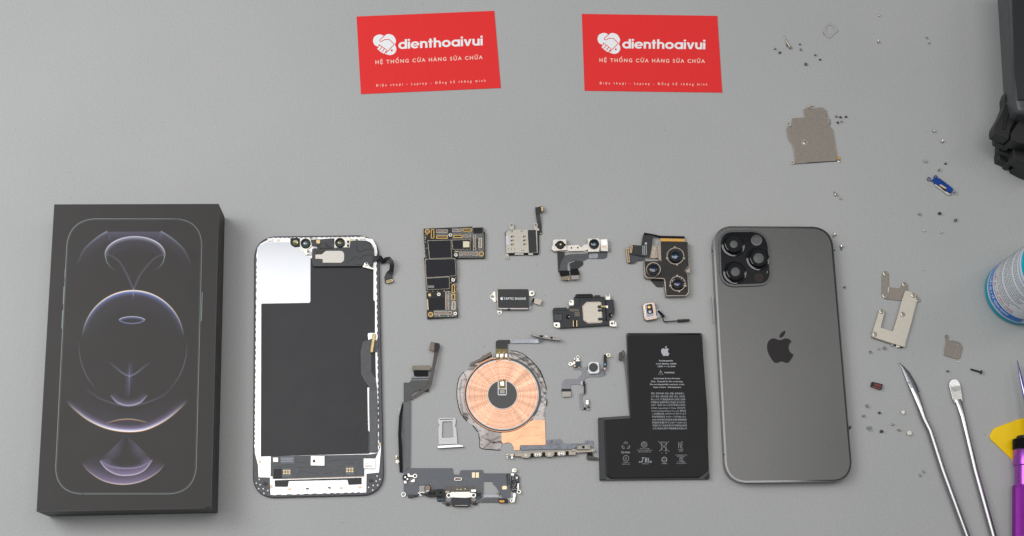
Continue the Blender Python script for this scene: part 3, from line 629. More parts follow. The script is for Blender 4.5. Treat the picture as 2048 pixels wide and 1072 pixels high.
# ================================================================== sim reader
def sim_reader():
    a = fr(970, 400, 7.657)
    root = thing('sim_card_reader', 'square silver SIM card reader with black foam strip and a black cable going up', 'card reader', (1044, 484))
    P('plastic_body', a((305,500),(320,480),(800,450),(828,540),(830,800),(815,835),(370,845),(325,800)), 0, 1.3, blackp, root, r=1, bev=.1)
    m = mat('brushed_nickel_shell', (.40, .375, .335), .42, .85, (400, .07, .05), (2500, .1, .03))
    P('metal_shell', a((318,500,8),(345,475),(370,470),(375,450),(798,445),(800,500),(808,808),(385,812),(365,818),(325,812)), 1.3, 1.75, m, root, bev=.12)
    P('shell_step', a((375,500),(640,500),(655,735),(330,740)), 1.75, 1.81, m, root, r=2)
    P('foam_strip', a((655,458,14),(778,456,14),(795,798,14),(672,803,14)), 1.75, 2.1, mat('charcoal_foam', (.035, .035, .036), .8, 0, (1500, .25), (2500, .4, .1)), root, bev=.1)
    P('lilac_label', a((316,552),(362,550),(368,683),(320,685)), 1.81, 1.9, mat('lilac_label', (.62, .57, .64), .5), root)
    for X, Y in ((420,563),(421,622),(422,682),(605,560),(608,620),(610,680)):
        x, y = a((X, Y))[0]; o = P('contact_hole', rnd(rect(x, y, 6.2, 3.4), 1.5), 1.81, 1.86, blackm, root); P('spring_contact', rect(x + 1, y + .6, 3.2, 1.6, 8), 1.86, 2.0, palegold, o, r=.5)
    mb = MB()
    for p in a((397,466),(422,465),(398,487),(423,486),(553,474),(576,473),(355,754),(403,753),(454,752),(565,774),(590,774),(456,797)): mb.pris(circ(p[0], p[1], .9, 8), 1.75, 1.83)
    mb.done('pin_holes', blackm, root)
    P('lower_opening', a((370,815),(808,812),(810,833),(372,842)), 1.25, 1.5, blackm, root)
    for q in ((455,818,590,836),(665,816,735,838)): P('latch', box2(*a((q[0], q[1]))[0], *a((q[2], q[3]))[0]), 1.3, 1.7, nickel, root)
    eyelet(*a((405,385))[0], 4.6, 2.6, 1.2, 1.6, m, root, leg=a((408,448))[0], legw=8.4)
    eyelet(*a((777,382))[0], 4.2, 2.2, 1.2, 1.6, m, root, leg=a((770,450))[0], legw=7)
    eyelet(*a((338,880))[0], 3.6, 1.9, .6, 1.0, m, root, leg=a((345,815))[0], legw=5.5)
    c = MB().ribbon([(*a((835,530))[0], .6), (*a((838,440))[0], .6), (*a((835,390))[0], 1.0), (*a((820,300))[0], 2.2), (*a((808,220))[0], 2.5), (*a((798,110))[0], 2.2)], 8, .2)
    c = c.done('ribbon_cable', flexb, root); P('cable_bulge', a((800,380),(860,380,6),(872,505,6),(860,525,4),(805,525)), .6, .85, flexb, c)
    P('cable_head', a((768,118,5),(885,88,8),(905,175,8),(845,190),(835,215),(775,205)), 2.2, 2.5, flexb, c, r=1)
    P('cable_plug', rect(*a((875,135))[0], 5, 11, -8), 2.5, 3.2, brown, c, r=.8, bev=.1); P('plug_contacts', rect(*a((876,135))[0], 2.6, 8.6, -8), 3.2, 3.3, palegold, c)
    P('cable_tab', a((800,425),(830,440),(825,470),(800,465)), 1.0, 1.3, nickel, root); MB().lathe(*a((855,512))[0], [(1.2, .85), (1.2, .95)], n=8).done('solder_dot', palegold, c)
sim_reader()

def lens(cx, cy, r, z0, z1, parent, tone=None, ring_m=None, name='camera_lens', tint=blueglass):
    o = MB().lathe(cx, cy, [(r, z0), (r, z1 - .3), (r * .93, z1), (r * .74, z1), (r * .66, z1 - .5), (.01, z1 - .55)], zref=z1, n=32).done(name, ring_m or blackp, parent)
    MB().lathe(cx, cy, [(r * .68, z1 - .52), (r * .6, z1 - .3), (r * .4, z1 - .15), (.01, z1 - .08)], zref=z1, n=28).done('glass', tone or darkglass, o)
    MB().lathe(cx + r * .08, cy + r * .04, [(r * .26, z1 - .12), (r * .16, z1 - .04), (.01, z1)], zref=z1, n=18).done('inner_lens', tint, o)
    return o
# ================================================================== front camera
def front_cam():
    a = fr(1090, 460, 8.936)
    root = thing('front_camera_module', 'silver two-lens front camera bar with grey flex cables folded beneath it', 'camera module', (1160, 515))
    wm = mat('warm_white_metal', (.56, .525, .48), .36, .8, (500, .05, .05))
    f = P('ribbon_cable', a((760,420),(455,428,70),(290,470,90),(252,600,60),(248,730),(430,725),(425,610,20),(450,565,30),(520,552),(690,552),(750,515),(1060,515,40),(1112,480,30),(1112,395),(790,395)), .3, .5, mat('slate_flex', (.055, .057, .062), .36, 0, (260, .2, .06), (500, .1, .1)), root, r=1)
    P('cable_overlay', a((790,415),(945,412,20),(945,500,26),(785,510)), .5, .58, flexs, f)
    P('left_cable', a((218,395),(348,395),(348,470),(290,560),(252,700),(252,755),(235,750)), .6, .75, flexb, root)
    P('inner_cable', a((440,600,30),(530,555),(680,560,8),(680,620,12),(600,680),(455,700)), .55, .7, flexb, root, r=1)
    P('cable_edge', a((405,720),(405,620),(430,580),(520,558),(520,568),(440,592),(418,625),(440,725),(460,880),(445,885)), .7, .8, flexs, root)
    c1 = P('cable_end', a((250,725),(430,722),(445,810),(290,838),(262,790)), 2.2, 2.5, blackm, root, r=1); P('plug', a((286,836),(444,812),(446,885),(295,902)), 2.3, 3.1, mat('bronze_plate', (.20, .16, .11), .4, .5, (1200, .2)), c1, r=1.2, bev=.1)
    P('gold_speck', rect(*a((422,882))[0], 2.4, 1.4, -20), 3.1, 3.2, palegold, c1)
    c2 = P('cable_end', a((448,700),(590,685),(622,790),(600,812),(470,815)), 2.2, 2.5, blackm, root, r=1); P('plug', a((468,812),(605,806),(606,880),(472,888)), 2.3, 3.1, mat('taupe_plate', (.30, .26, .23), .45, .4, (1200, .1)), c2, r=1.2, bev=.1)
    P('bracket_bar', a((395,275),(610,262),(618,290,8),(650,302,12),(680,285,8),(685,262),(765,245),(765,355),(700,372),(450,380),(395,360)), 1.0, 2.0, wm, root, r=.5, bev=.12)
    P('lower_lip', a((165,378),(410,372),(430,372),(700,372),(760,392),(965,392),(965,402),(760,402),(700,382),(430,384),(170,390)), .6, 1.2, wm, root)
    for x, y in a((472,320),(587,316)): MB().lathe(x, y, [(1.7, 2.0), (1.7, 2.05)], n=12).done('bar_hole', blackm, root)
    P('left_housing', a((137,185,10),(155,165),(380,160,6),(388,270),(398,360),(150,378),(140,362),(118,350,8),(118,285,6),(137,275)), .6, 3.0, wm, root, bev=.15)
    x, y = a((275,260))[0]; o = MB().lathe(x, y, [(8.4, 3.0), (8.6, 3.6), (7.2, 4.2), (3.0, 4.4), (2.2, 4.0), (.01, 4.0)], zref=4.2, n=30).done('infrared_lens', blackp, root)
    for s in (-1, 1): P('lens_lug', rect(x + s * 9, y + .3, 3.4, 4.6), 3.0, 3.6, blackp, o, r=1)
    MB().lathe(x + .5, y - .8, [(2.4, 4.0), (2.0, 4.25), (.01, 4.35)], n=16).done('glass', mat('yellow_green_glass', (.42, .42, .16), .12, .2, coat=1), o)
    P('right_housing', a((762,150,6),(965,142,6),(990,190),(985,300),(970,385),(770,392),(765,300)), .6, 3.2, wm, root, bev=.15)
    lens(*a((880,243))[0], 10.0, 3.2, 4.8, root, tint=mat('teal_lens_coating', (.02, .18, .20), .05, 0, coat=1))
    P('sensor_housing', a((985,165,6),(1115,150,8),(1130,215),(1128,380),(995,375)), .6, 3.0, wm, root, bev=.12)
    P('sensor_window', a((1008,175,6),(1098,172,6),(1102,268),(1015,272)), 3.0, 3.15, mat('white_window', (.92, .93, .95), .12, .3, coat=1), root)
    P('copper_mark', a((1012,296),(1092,290),(1092,304),(1014,310)), 3.0, 3.06, copper, root); P('side_tab', a((1130,330),(1175,325,6),(1175,370,6),(1130,380)), .5, 1.0, brownmetal, root)
front_cam()

# ================================================================== rear camera
def rear_cam():
    a = fr(1240, 450, 6.7)
    root = thing('rear_camera_module', 'black three-lens rear camera unit with folded black cable and gold contacts', 'camera module', (1330, 545))
    frame = mat('bronze_frame', (.26, .22, .19), .30, .95, (600, .1, .06))
    top = mat('black_lens_plate', (.030, .0265, .025), .6, 0, (300, .12), (2500, .15, .03), spec=.3)
    P('cable_strap', a((405,735),(570,722),(575,835),(490,830)), .3, .6, flexb, root, r=1)
    out = a((525,225,6),(912,225,6),(932,545),(875,615,4),(912,655,4),(930,905),(895,950),(620,955,6),(603,860),(590,725,10),(360,712,14),(330,690,10),(322,480,4),(545,478,4))
    P('metal_frame', out, .3, 4.2, frame, root, bev=.25)
    P('lens_plate', a((545,225,6),(905,228,6),(922,540),(866,612,5),(905,660,4),(915,895),(885,938),(622,940,6),(612,760,8),(595,710,12),(380,700,14),(345,680,12),(328,485,4),(555,483,4)), 4.2, 4.5, top, root, bev=.08)
    P('notch_plate', a((935,560),(940,630),(912,645),(880,618)), 2.4, 4.3, frame, root, r=1, bev=.1)
    def unit(X, Y, R, hold, gl):
        x, y = a((X, Y))[0]
        if hold:
            o = MB().ring(x - .3, y, R * 1.52, R * 1.38, 4.5, 4.8, 36).done('holder_ring', frame, root)
            P('holder_well', circ(x - .3, y, R * 1.38, 30), 4.5, 4.56, blackp, o)
            for an in (-95, 15, 80, 165): P('holder_lug', rect(x + R * 1.5 * math.cos(math.radians(an)), y + R * 1.5 * math.sin(math.radians(an)), 4.4, 3.4, an), 4.5, 4.9, frame, o, r=.8)
            mb = MB()
            for k in range(26):
                t = random.uniform(0, 6.28); rr = R * random.uniform(1.08, 1.32); mb.pris(rect(x + rr * math.cos(t), y + rr * math.sin(t), random.uniform(.6, 2), .8, math.degrees(t)), 4.5, random.uniform(4.7, 5.0))
            mb.done('coil_details', nickel if hold == 2 else flexg, o)
        else:
            o = MB().ring(x - .6, y + .6, R * 1.2, R * 1.06, 4.5, 4.8, 36).done('holder_ring', frame, root); P('holder_well', circ(x - .6, y + .6, R * 1.08, 30), 4.5, 4.56, blackp, o)
        lens(x, y, R, 4.5, 7.2, root, tint=gl)
    unit(745, 415, 11.6, 1, mat('cyan_lens_coating', (.03, .20, .42), .05, 0, coat=1)); unit(452, 590, 12.2, 0, blueglass); unit(775, 785, 10.4, 2, mat('violet_lens_coating', (.05, .05, .30), .05, 0, coat=1))
    f = MB().ribbon([(*a((866,165))[0], 2.0), (*a((540,158))[0], 2.2), (*a((440,135))[0], 2.6), (*a((320,115))[0], 3.0)], 4.4, .25).done('folded_cable', blackm, root)
    P('gold_fingers', a((540,178),(866,186),(864,222),(542,216)), 1.6, 2.0, mat('striped_gold', (.55, .30, .07), .35, .6, (3500, .5)), root)
    P('ribbon_cable', a((310,130),(440,140),(432,240),(400,432),(340,425),(140,385,14),(128,285,8),(145,265,10),(285,275)), 2.6, 2.8, flexb, root)
    P('under_cable', a((140,390),(330,430),(330,470),(230,478),(195,512,8),(110,518,6),(105,420)), 1.2, 1.4, mat('navy_flex', (.035, .038, .050), .4), root)
    for q, an in (((150,322,5.2,16.5), 6), ((106,405,6.2,30), -6)):
        x, y = a((q[0], q[1]))[0]; o = P('plug', rect(x, y, q[2], q[3], an), 1.5 if q[3] > 20 else 2.8, 2.2 if q[3] > 20 else 3.4, brown, root, r=2, bev=.1)
        z = 2.2 if q[3] > 20 else 3.4
        MB().pris(rnd(rect(x, y, q[2] - 1.2, q[3] - 2, an), 1.6), z, z + .25, [rnd(rect(x, y, q[2] - 3.2, q[3] - 4.4, an), .8)]).done('contact_ring', palegold, o)
    P('tan_backing', a((432,270),(455,275),(465,448),(310,430),(402,432)), 1.5, 1.8, tan, root); P('dotted_backing', a((445,285),(490,282),(515,435),(460,445)), 1.5, 1.9, mat('dotted_tan', (.40, .35, .28), .5, .4, (3000, .6)), root)
    P('frame_stub', a((500,290),(535,225),(548,470),(520,470)), 1.0, 3.8, frame, root)
    logo('cable_logo', *a((350,248))[0], 5, 2.85, ink_w, root, ang=90)
    mb = MB()
    for k, (x0, y0, y1) in enumerate(((352, 275, 395), (327, 275, 395), (306, 280, 390))):
        x, ya = a((x0, y0))[0]; yb = a((x0, y1))[0][1]; y = ya
        while y < yb: w = random.uniform(.5, 1.5); mb.sheet(box2(x - 1.0, y, x + 1.0, y + w), 2.84); y += w + .45
    mb.done('cable_print', ink_g, root, smooth=0)
rear_cam()

# ================================================================== vibration motor
def motor():
    a = fr(975, 560, 13.4)
    root = thing('vibration_motor', 'black rectangular vibration motor with white lettering and three silver mounting ears', 'motor', (1026, 599))
    side = mat('dark_steel_side', (.32, .30, .29), .3, .9)
    P('motor_case', a((252,262,14),(272,243,10),(1085,240,14),(1108,300),(1112,750),(1085,790,12),(290,790,16),(262,760)), .2, 3.0, side, root, bev=.25)
    P('black_face', a((272,248,10),(1082,244,14),(1100,300),(1105,745),(1095,750),(284,750,8)), 3.0, 3.12, mat('black_face_print', (.022, .021, .022), .55, 0, (400, .12), (2500, .12, .03)), root)
    t = MB(); A, B = a((432,528),(1028,528)); add_text(t, 'TAPTIC ENGINE', A, B, 4.6, 3.16, .014)
    t.done('lettering', mat('bright_white_print', (.80, .82, .84), .6), root, smooth=0); logo('case_logo', *a((381,490))[0], 6.8, 3.16, MATS['bright_white_print'], root)
    P('mount_plate', a((150,315,14),(212,308),(222,590),(180,592,16),(140,545,10),(110,515,10),(68,475,14),(65,425,14),(110,390,10),(140,355,8)), .2, .7, whitemetal, root, holes=[circ(*a((132,446))[0], 3.6, 14, 2.6)], bev=.08)
    P('mount_neck', a((222,300),(262,300),(262,560),(226,560)), .2, 1.2, tan, root, bev=.08)
    P('mount_ear', a((1110,290),(1230,285,40),(1275,355,40),(1235,425,40),(1118,430)), .8, 1.3, whitemetal, root, holes=[circ(*a((1197,355))[0], 2.3, 14)], bev=.08)
    P('mount_ear', a((262,800),(385,802),(390,900,40),(325,940,40),(268,905,40)), .2, .7, whitemetal, root, holes=[circ(*a((325,885))[0], 2.4, 14)], bev=.08)
    P('black_tab', a((540,765),(605,765),(605,795),(545,798)), 1.5, 3.05, blackm, root)
    P('lower_lip', a((430,790),(1080,790),(1080,806),(440,808)), .2, 1.0, tan, root)
    c = MB().ribbon([(*a((1120,790))[0], .4), (*a((1160,720))[0], .5), (*a((1185,620))[0], 1.2), (*a((1205,560))[0], 2.0)], 3.0, .15).done('thin_cable', flexs, root)
    P('cable_elbow', a((1215,485),(1262,492),(1240,590),(1190,575)), 1.6, 2.3, blackm, c, r=1); P('plug', a((1268,490,10),(1440,515,14),(1462,555,14),(1415,680,14),(1240,615,10)), 1.6, 2.5, mat('beige_plug', (.50, .43, .36), .45, .3, (1500, .12)), c, bev=.15)
motor()

# ================================================================== loudspeaker
def speaker():
    a = fr(1095, 575, 11.287)
    root = thing('loudspeaker', 'black plastic loudspeaker unit with a cream metal plate and silver screw ears', 'speaker', (1168, 622))
    P('speaker_body', a((118,490,24),(150,455,14),(430,448),(445,480),(492,470),(490,425),(600,400),(600,210),(630,205),(1045,215),(1190,205),(1285,205),(1290,270),(1490,270),(1500,400),(1515,480),(1510,565),(1500,600),(1400,640),(1400,850),(290,915),(280,790),(140,770)), 0, 2.6, dark, root, r=.8, bev=.2)
    P('sound_duct', a((625,175,18),(650,145,14),(1005,140,14),(1028,175),(1025,220),(650,228)), .5, 3.4, blackp, root, bev=.3); P('duct_slot', a((680,168),(990,165),(990,185),(690,190)), 3.4, 3.45, blackm, root)
    P('foam_block', a((1050,190),(1080,170),(1195,172),(1190,235),(1060,235)), .5, 3.2, mat('charcoal_foam', (.035, .035, .036), .8), root, r=1, bev=.2)
    P('duct_step', a((725,245),(1000,240),(1010,275),(728,285)), 2.6, 2.9, dark, root, bev=.1)
    P('right_end', a((1330,290),(1480,285),(1495,400),(1512,480),(1505,600),(1440,640),(1400,760),(1350,760),(1335,600)), 2.6, 3.0, dark, root, r=1, bev=.15); P('groove', a((1295,290),(1325,290),(1350,760),(1320,765)), 2.6, 2.66, blackm, root)
    plate = P('plate_rim', a((880,325,10),(1190,318,20),(1218,345),(1240,700),(1250,760,14),(1210,800),(915,812,10),(808,740,8),(785,420,8)), 2.6, 2.8, mat('tan_rim', (.42, .35, .29), .4, .7), root, bev=.06)
    P('cream_plate', a((888,345,6),(1180,338,14),(1198,360),(1225,560),(1215,770,10),(915,795,8),(828,728,6),(806,425,6)), 2.8, 3.0, mat('cream_metal', (.46, .42, .365), .42, .75, (900, .05), (2500, .1, .03)), root, bev=.1)
    for q in (((1132,400),(1235,400),(1235,465),(1132,465)),((1135,490),(1250,485),(1255,535),(1140,540)),((1140,680),(1290,680),(1292,735),(1145,740))): P('plastic_clip', a(*q), 2.9, 3.6, dark, root, r=2.2, bev=.15)
    P('gold_contact', a((1210,412),(1275,414),(1275,442),(1212,442)), 3.5, 3.8, gold, root, r=1); P('silver_contact', a((1275,405),(1330,408),(1335,455),(1278,450)), 3.2, 3.4, tan, root, r=.5); P('silver_contact', a((1325,405),(1365,408),(1368,465),(1328,462)), 3.2, 3.6, whitemetal, root, r=1)
    sl = MB(); P('spring_recess', a((555,735),(675,730),(685,890),(560,895)), 2.6, 2.64, blackm, root)
    for X in (583, 660): P('spring_contact', a((X-10,742),(X+10,742),(X+12,882),(X-8,882)), 2.64, 3.0, palegold, root, r=.5)
    sh = mat('gold_brown_print', (.32, .25, .18), .6)
    mb = MB(); marks(mb, *a((500,482))[0], *a((715,540))[0], 3, 2.66); marks(mb, *a((612,552))[0], *a((728,655))[0], 7, 2.66); mb.done('body_print', sh, root, smooth=0)
    rl = MB()
    for pts in (((140,525),(430,515),(445,480)),((150,590),(335,590),(345,760)),((720,245),(725,420),(590,430)),((520,890),(515,690),(700,670)),((345,760),(160,775))): rl.tube([(x, y, 2.6, .12) for x, y in a(*pts)], 5)
    rl.done('moulded_ribs', blackp, root)
    P('foam_pad', a((160,610),(325,605),(330,740),(160,745)), 2.6, 2.75, mat('grey_foam', (.075, .078, .08), .8, 0, (1200, .35)), root, r=1)
    for X, Y in ((462,662),(1422,625)):
        x, y = a((X, Y))[0]; r = MB().lathe(x, y, [(4.4, 3.02), (4.4, 3.12), (3.4, 3.1), (.01, 3.04)], n=18).done('vent', blackm, root); MB().lathe(x + 2.4, y - .2, [(1.6, 3.1), (1, 3.3), (.01, 3.3)], n=10).done('vent_mesh', nickel, r)
    ear = [(((498,300,24),(535,280,20),(590,290),(598,370),(580,405),(495,402),(482,340)), (527,325), 1.9), (((1318,160,34),(1365,132,34),(1410,160,34),(1415,235),(1412,275),(1310,275),(1318,230)), (1362,175), 3.0), (((140,790,20),(262,785,20),(280,810),(285,900),(200,908,30),(140,870)), (200,850), 2.3), (((1400,760,10),(1500,745),(1510,830),(1555,875),(1480,880),(1405,865)), (1458,812), 2.4)]
    for pts, h, r in ear: P('screw_ear', a(*pts), 2.0, 2.9, whitemetal, root, r=.6, holes=[circ(*a(h)[0], r, 14)], bev=.08)
    P('ear_fold', a((1520,778),(1552,775),(1568,880),(1530,878)), .6, 1.1, whitemetal, root, r=.5, bev=.06)
speaker()

# ================================================================== depth sensor
def lidar():
    a = fr(1270, 590, 15.315)
    root = thing('depth_sensor', 'small bronze-framed sensor with two round eyes and a thin black cable', 'sensor', (1299, 623))
    fm = mat('rose_bronze', (.34, .27, .24), .25, .95, (900, .12, .05))
    P('sensor_frame', a((230,290,40),(290,240,20),(590,200,14),(625,290),(650,480),(680,730,14),(350,785,20),(295,740,12),(270,600)), .2, 3.2, fm, root, bev=.3)
    P('face_rim', a((262,300,26),(320,260,16),(500,235,16),(545,290),(600,640,20),(570,680),(390,715,26),(325,680,16)), 3.2, 3.5, mat('pale_rim', (.42, .37, .33), .22, .95), root, bev=.1)
    g = P('face_glass', a((300,300,10),(500,262,10),(535,310),(585,640,10),(400,690,16),(350,660)), 3.5, 3.56, mat('slate_glass', (.11, .12, .16), .12, .4, coat=1), root)
    P('black_window', a((358,300,16),(515,270,14),(545,420),(565,560),(420,590,26),(370,540)), 3.56, 3.62, blackp, root)
    MB().lathe(*a((437,360))[0], [(3.4, 3.62), (3.2, 3.8), (1.6, 3.9), (.01, 3.9)], n=20).done('amber_eye', mat('amber_glass', (.62, .33, .05), .2, .5, (3000, .5), coat=1), root)
    x, y = a((462,508))[0]; o = MB().lathe(x, y, [(3.9, 3.62), (3.7, 3.8), (2.6, 3.85), (.01, 3.75)], n=20).done('grey_eye', mat('grey_eye', (.10, .10, .11), .2, coat=1), root); MB().lathe(x - .4, y + .4, [(1.8, 3.8), (1.2, 4.0), (.01, 4.05)], n=12).done('bright_glass', mat('bright_glass', (.9, .88, .72), .15, .5), o)
    for X, Y in ((628, 480), (665, 675)): P('gold_tab', rect(*a((X, Y))[0], 2, 3.4), .5, 3.3, palegold, root, r=.4)
    P('grey_cable', a((650,450),(760,425),(810,445),(800,680),(690,705)), .5, .7, flexs, root)
    c = MB().ribbon([(*a((770,600))[0], .8, 17), (*a((800,575))[0], 2.4, 17), (*a((825,550))[0], 3.2, 18)], 17, .2).done('cable_fold', blackm, root)
    MB().tube([(*a((815,600))[0], 2.6, .35), (*a((845,690))[0], 2.3, .35), (*a((880,800))[0], 2.2, .4), (*a((900,822))[0], 2.2, .4), (*a((1100,805))[0], 2.2, .35), (*a((1310,790))[0], 2.0, .35)], 8, .8).done('thin_cable', flexb, root)
    p = P('plug', a((1305,745),(1670,732),(1672,795),(1320,822)), .6, 2.4, blackp, root, r=.6, bev=.15); P('plug_contacts', a((1340,738),(1600,728),(1600,740),(1342,752)), 1.9, 2.5, brown, p)
lidar()

# ================================================================== flash flex
def flash():
    a = fr(1110, 690, 7.66)
    root = thing('flash_cable', 'branching grey flex cable with square white flash housing and tiny microphones', 'flex cable', (1185, 765))
    fx = mat('warm_grey_flex', (.17, .17, .19), .33, .25, (260, .2, .06), (500, .15, .15))
    P('cable_web', a((275,325),(290,382,14),(412,382),(412,440),(345,520),(150,522,50),(108,580,30),(106,670),(238,672),(240,605),(388,604),(420,622),(425,590),(460,520),(500,492),(700,488),(735,440),(700,440),(680,455),(478,450),(470,378),(520,378),(520,335),(420,335),(410,345)), .2, .5, fx, root, r=.6)
    P('cable_head', a((100,672),(245,672),(246,712),(102,714)), .5, .9, blackp, root); P('plug', a((105,712),(245,710),(248,792),(112,798)), .6, 1.6, mat('taupe_plug', (.36, .33, .29), .45, .3, (1200, .12)), root, r=1.4, bev=.12)
    P('micro_board', a((275,240),(388,228),(392,345),(290,350)), .5, 1.1, mat('navy_board', (.012, .02, .035), .4, 0, (2500, .5)), root, r=.5)
    for q in (((275,250),(310,245),(312,292),(280,300)),((318,230),(382,228),(384,250),(320,252))): P('silver_cap', a(*q), 1.1, 1.8, whitemetal, root, r=.5, bev=.1)
    P('copper_cap', a((290,308),(312,305),(314,335),(292,338)), 1.1, 1.6, mat('rose_cap', (.62, .42, .36), .4, .3), root); P('gold_cap', a((355,336),(380,334),(381,346),(356,348)), 1.1, 1.4, gold, root)
    P('yellow_fleck', rect(*a((272,238))[0], 1.6, 2), 1.0, 1.4, mat('yellow_fleck', (.7, .55, .08), .5), root)
    mb = MB(); [mb.pris(rect(*p, 1.6, 1.1), 1.1, 1.5) for p in a((335,268),(330,290),(370,262),(372,300),(345,312),(368,322),(330,325))]; mb.done('tiny_chips', teal_led, root)
    eyelet(*a((236,291))[0], 3.9, 1.7, .7, 1.1, whitemetal, root, leg=a((280,290))[0], legw=4.5); eyelet(*a((348,186))[0], 3.3, 2.3, .9, 1.3, whitemetal, root, leg=a((345,235))[0], legw=4); P('silver_nub', rect(*a((300,212))[0], 3, 4), .8, 1.6, whitemetal, root, r=1, bev=.1)
    h = P('flash_housing', a((510,290,14),(545,258,12),(660,258,22),(675,285),(684,410,26),(655,436),(535,440,14),(508,400,8)), .5, 2.6, whitepl, root, bev=.25)
    MB().lathe(*a((588,342))[0], [(8.6, 2.6), (8.6, 2.9), (8.2, 3.05), (.01, 3.05)], n=36).done('diffuser', mat('dark_disc', (.055, .052, .058), .6, 0, (400, .12)), root); ringp('disc_rim', *a((588,342))[0], 9.2, 8.6, 2.6, 2.85, mat('grey_rim', (.25, .26, .27), .4), root)
    P('hinge_tab', a((500,330),(520,328),(520,362),(502,362)), .6, 1.4, blackp, root)
    r = MB().ribbon([(*a((705,470))[0], .6, 10), (*a((722,400))[0], 1.0, 9), (*a((745,370))[0], 1.6, 7)], 8, .2).done('right_branch', fx, root)
    P('upright_strip', a((745,150),(790,145),(792,210),(798,280),(785,370),(745,385),(745,280)), 2.0, 2.3, blackp, root, r=.8); P('teal_chip', a((755,280),(782,278),(780,312),(756,314)), 2.3, 2.9, mat('pale_blue_chip', (.10, .30, .45), .3), root); P('brown_chip', a((748,350),(778,346),(775,374),(748,378)), 2.3, 2.8, mat('rose_cap', (.5, .4, .3), .4), root)
    ringp('small_ring', *a((818,155))[0], 3.6, 2.6, 2.2, 2.6, mat('pale_gold_ring', (.75, .68, .50), .35, .8), root); P('yellow_fleck', rect(*a((852,168))[0], 2, 2.6), 2.2, 2.5, MATS['yellow_fleck'], root, r=.6); P('ring_arm', a((780,135),(800,125),(805,150),(785,160)), 2.1, 2.5, whitemetal, root)
    P('fold_block', a((430,552),(455,552),(458,600),(432,618)), .5, 1.6, blackm, root); P('pale_patch', a((395,560),(428,552),(432,620),(392,600)), .5, .56, mat('pale_flex', (.42, .42, .46), .4, .3), root)
    MB().ribbon([(*a((452,600))[0], 1.2), (*a((458,700))[0], 1.2), (*a((452,748))[0], 1.2)], 3.2, .3).done('lower_strap', blackp, root)
    P('lower_branch', a((370,755,12),(385,738),(450,738),(450,765),(415,770),(412,850),(430,900),(425,955),(440,960),(440,995),(400,998,14),(382,950)), .4, .7, fx, root, r=.6)
    P('dark_joint', a((438,958),(475,952),(478,985),(440,992)), .7, 1.0, blackm, root); P('tail_pad', a((462,830),(520,825),(530,850),(530,1000),(500,1005),(470,980),(475,930)), .4, .8, mat('stone_pad', (.30, .29, .27), .5), root, r=1)
    P('microphone', a((470,842),(515,840),(518,912),(472,914)), .8, 1.9, whitemetal, root, r=.8, bev=.12); ringp('microphone_port', *a((512,950))[0], 2.2, 1.0, .8, 1.5, blackp, root, n=14)
    for X, Y in ((752, 425), (775, 420)): MB().tube([(*p, 1.0 , .10) for p in a((X, Y), (X + 10, Y + 15), (X, Y + 32), (X - 8, Y + 40))], 5).done('loose_wire', blackp, root)
flash()
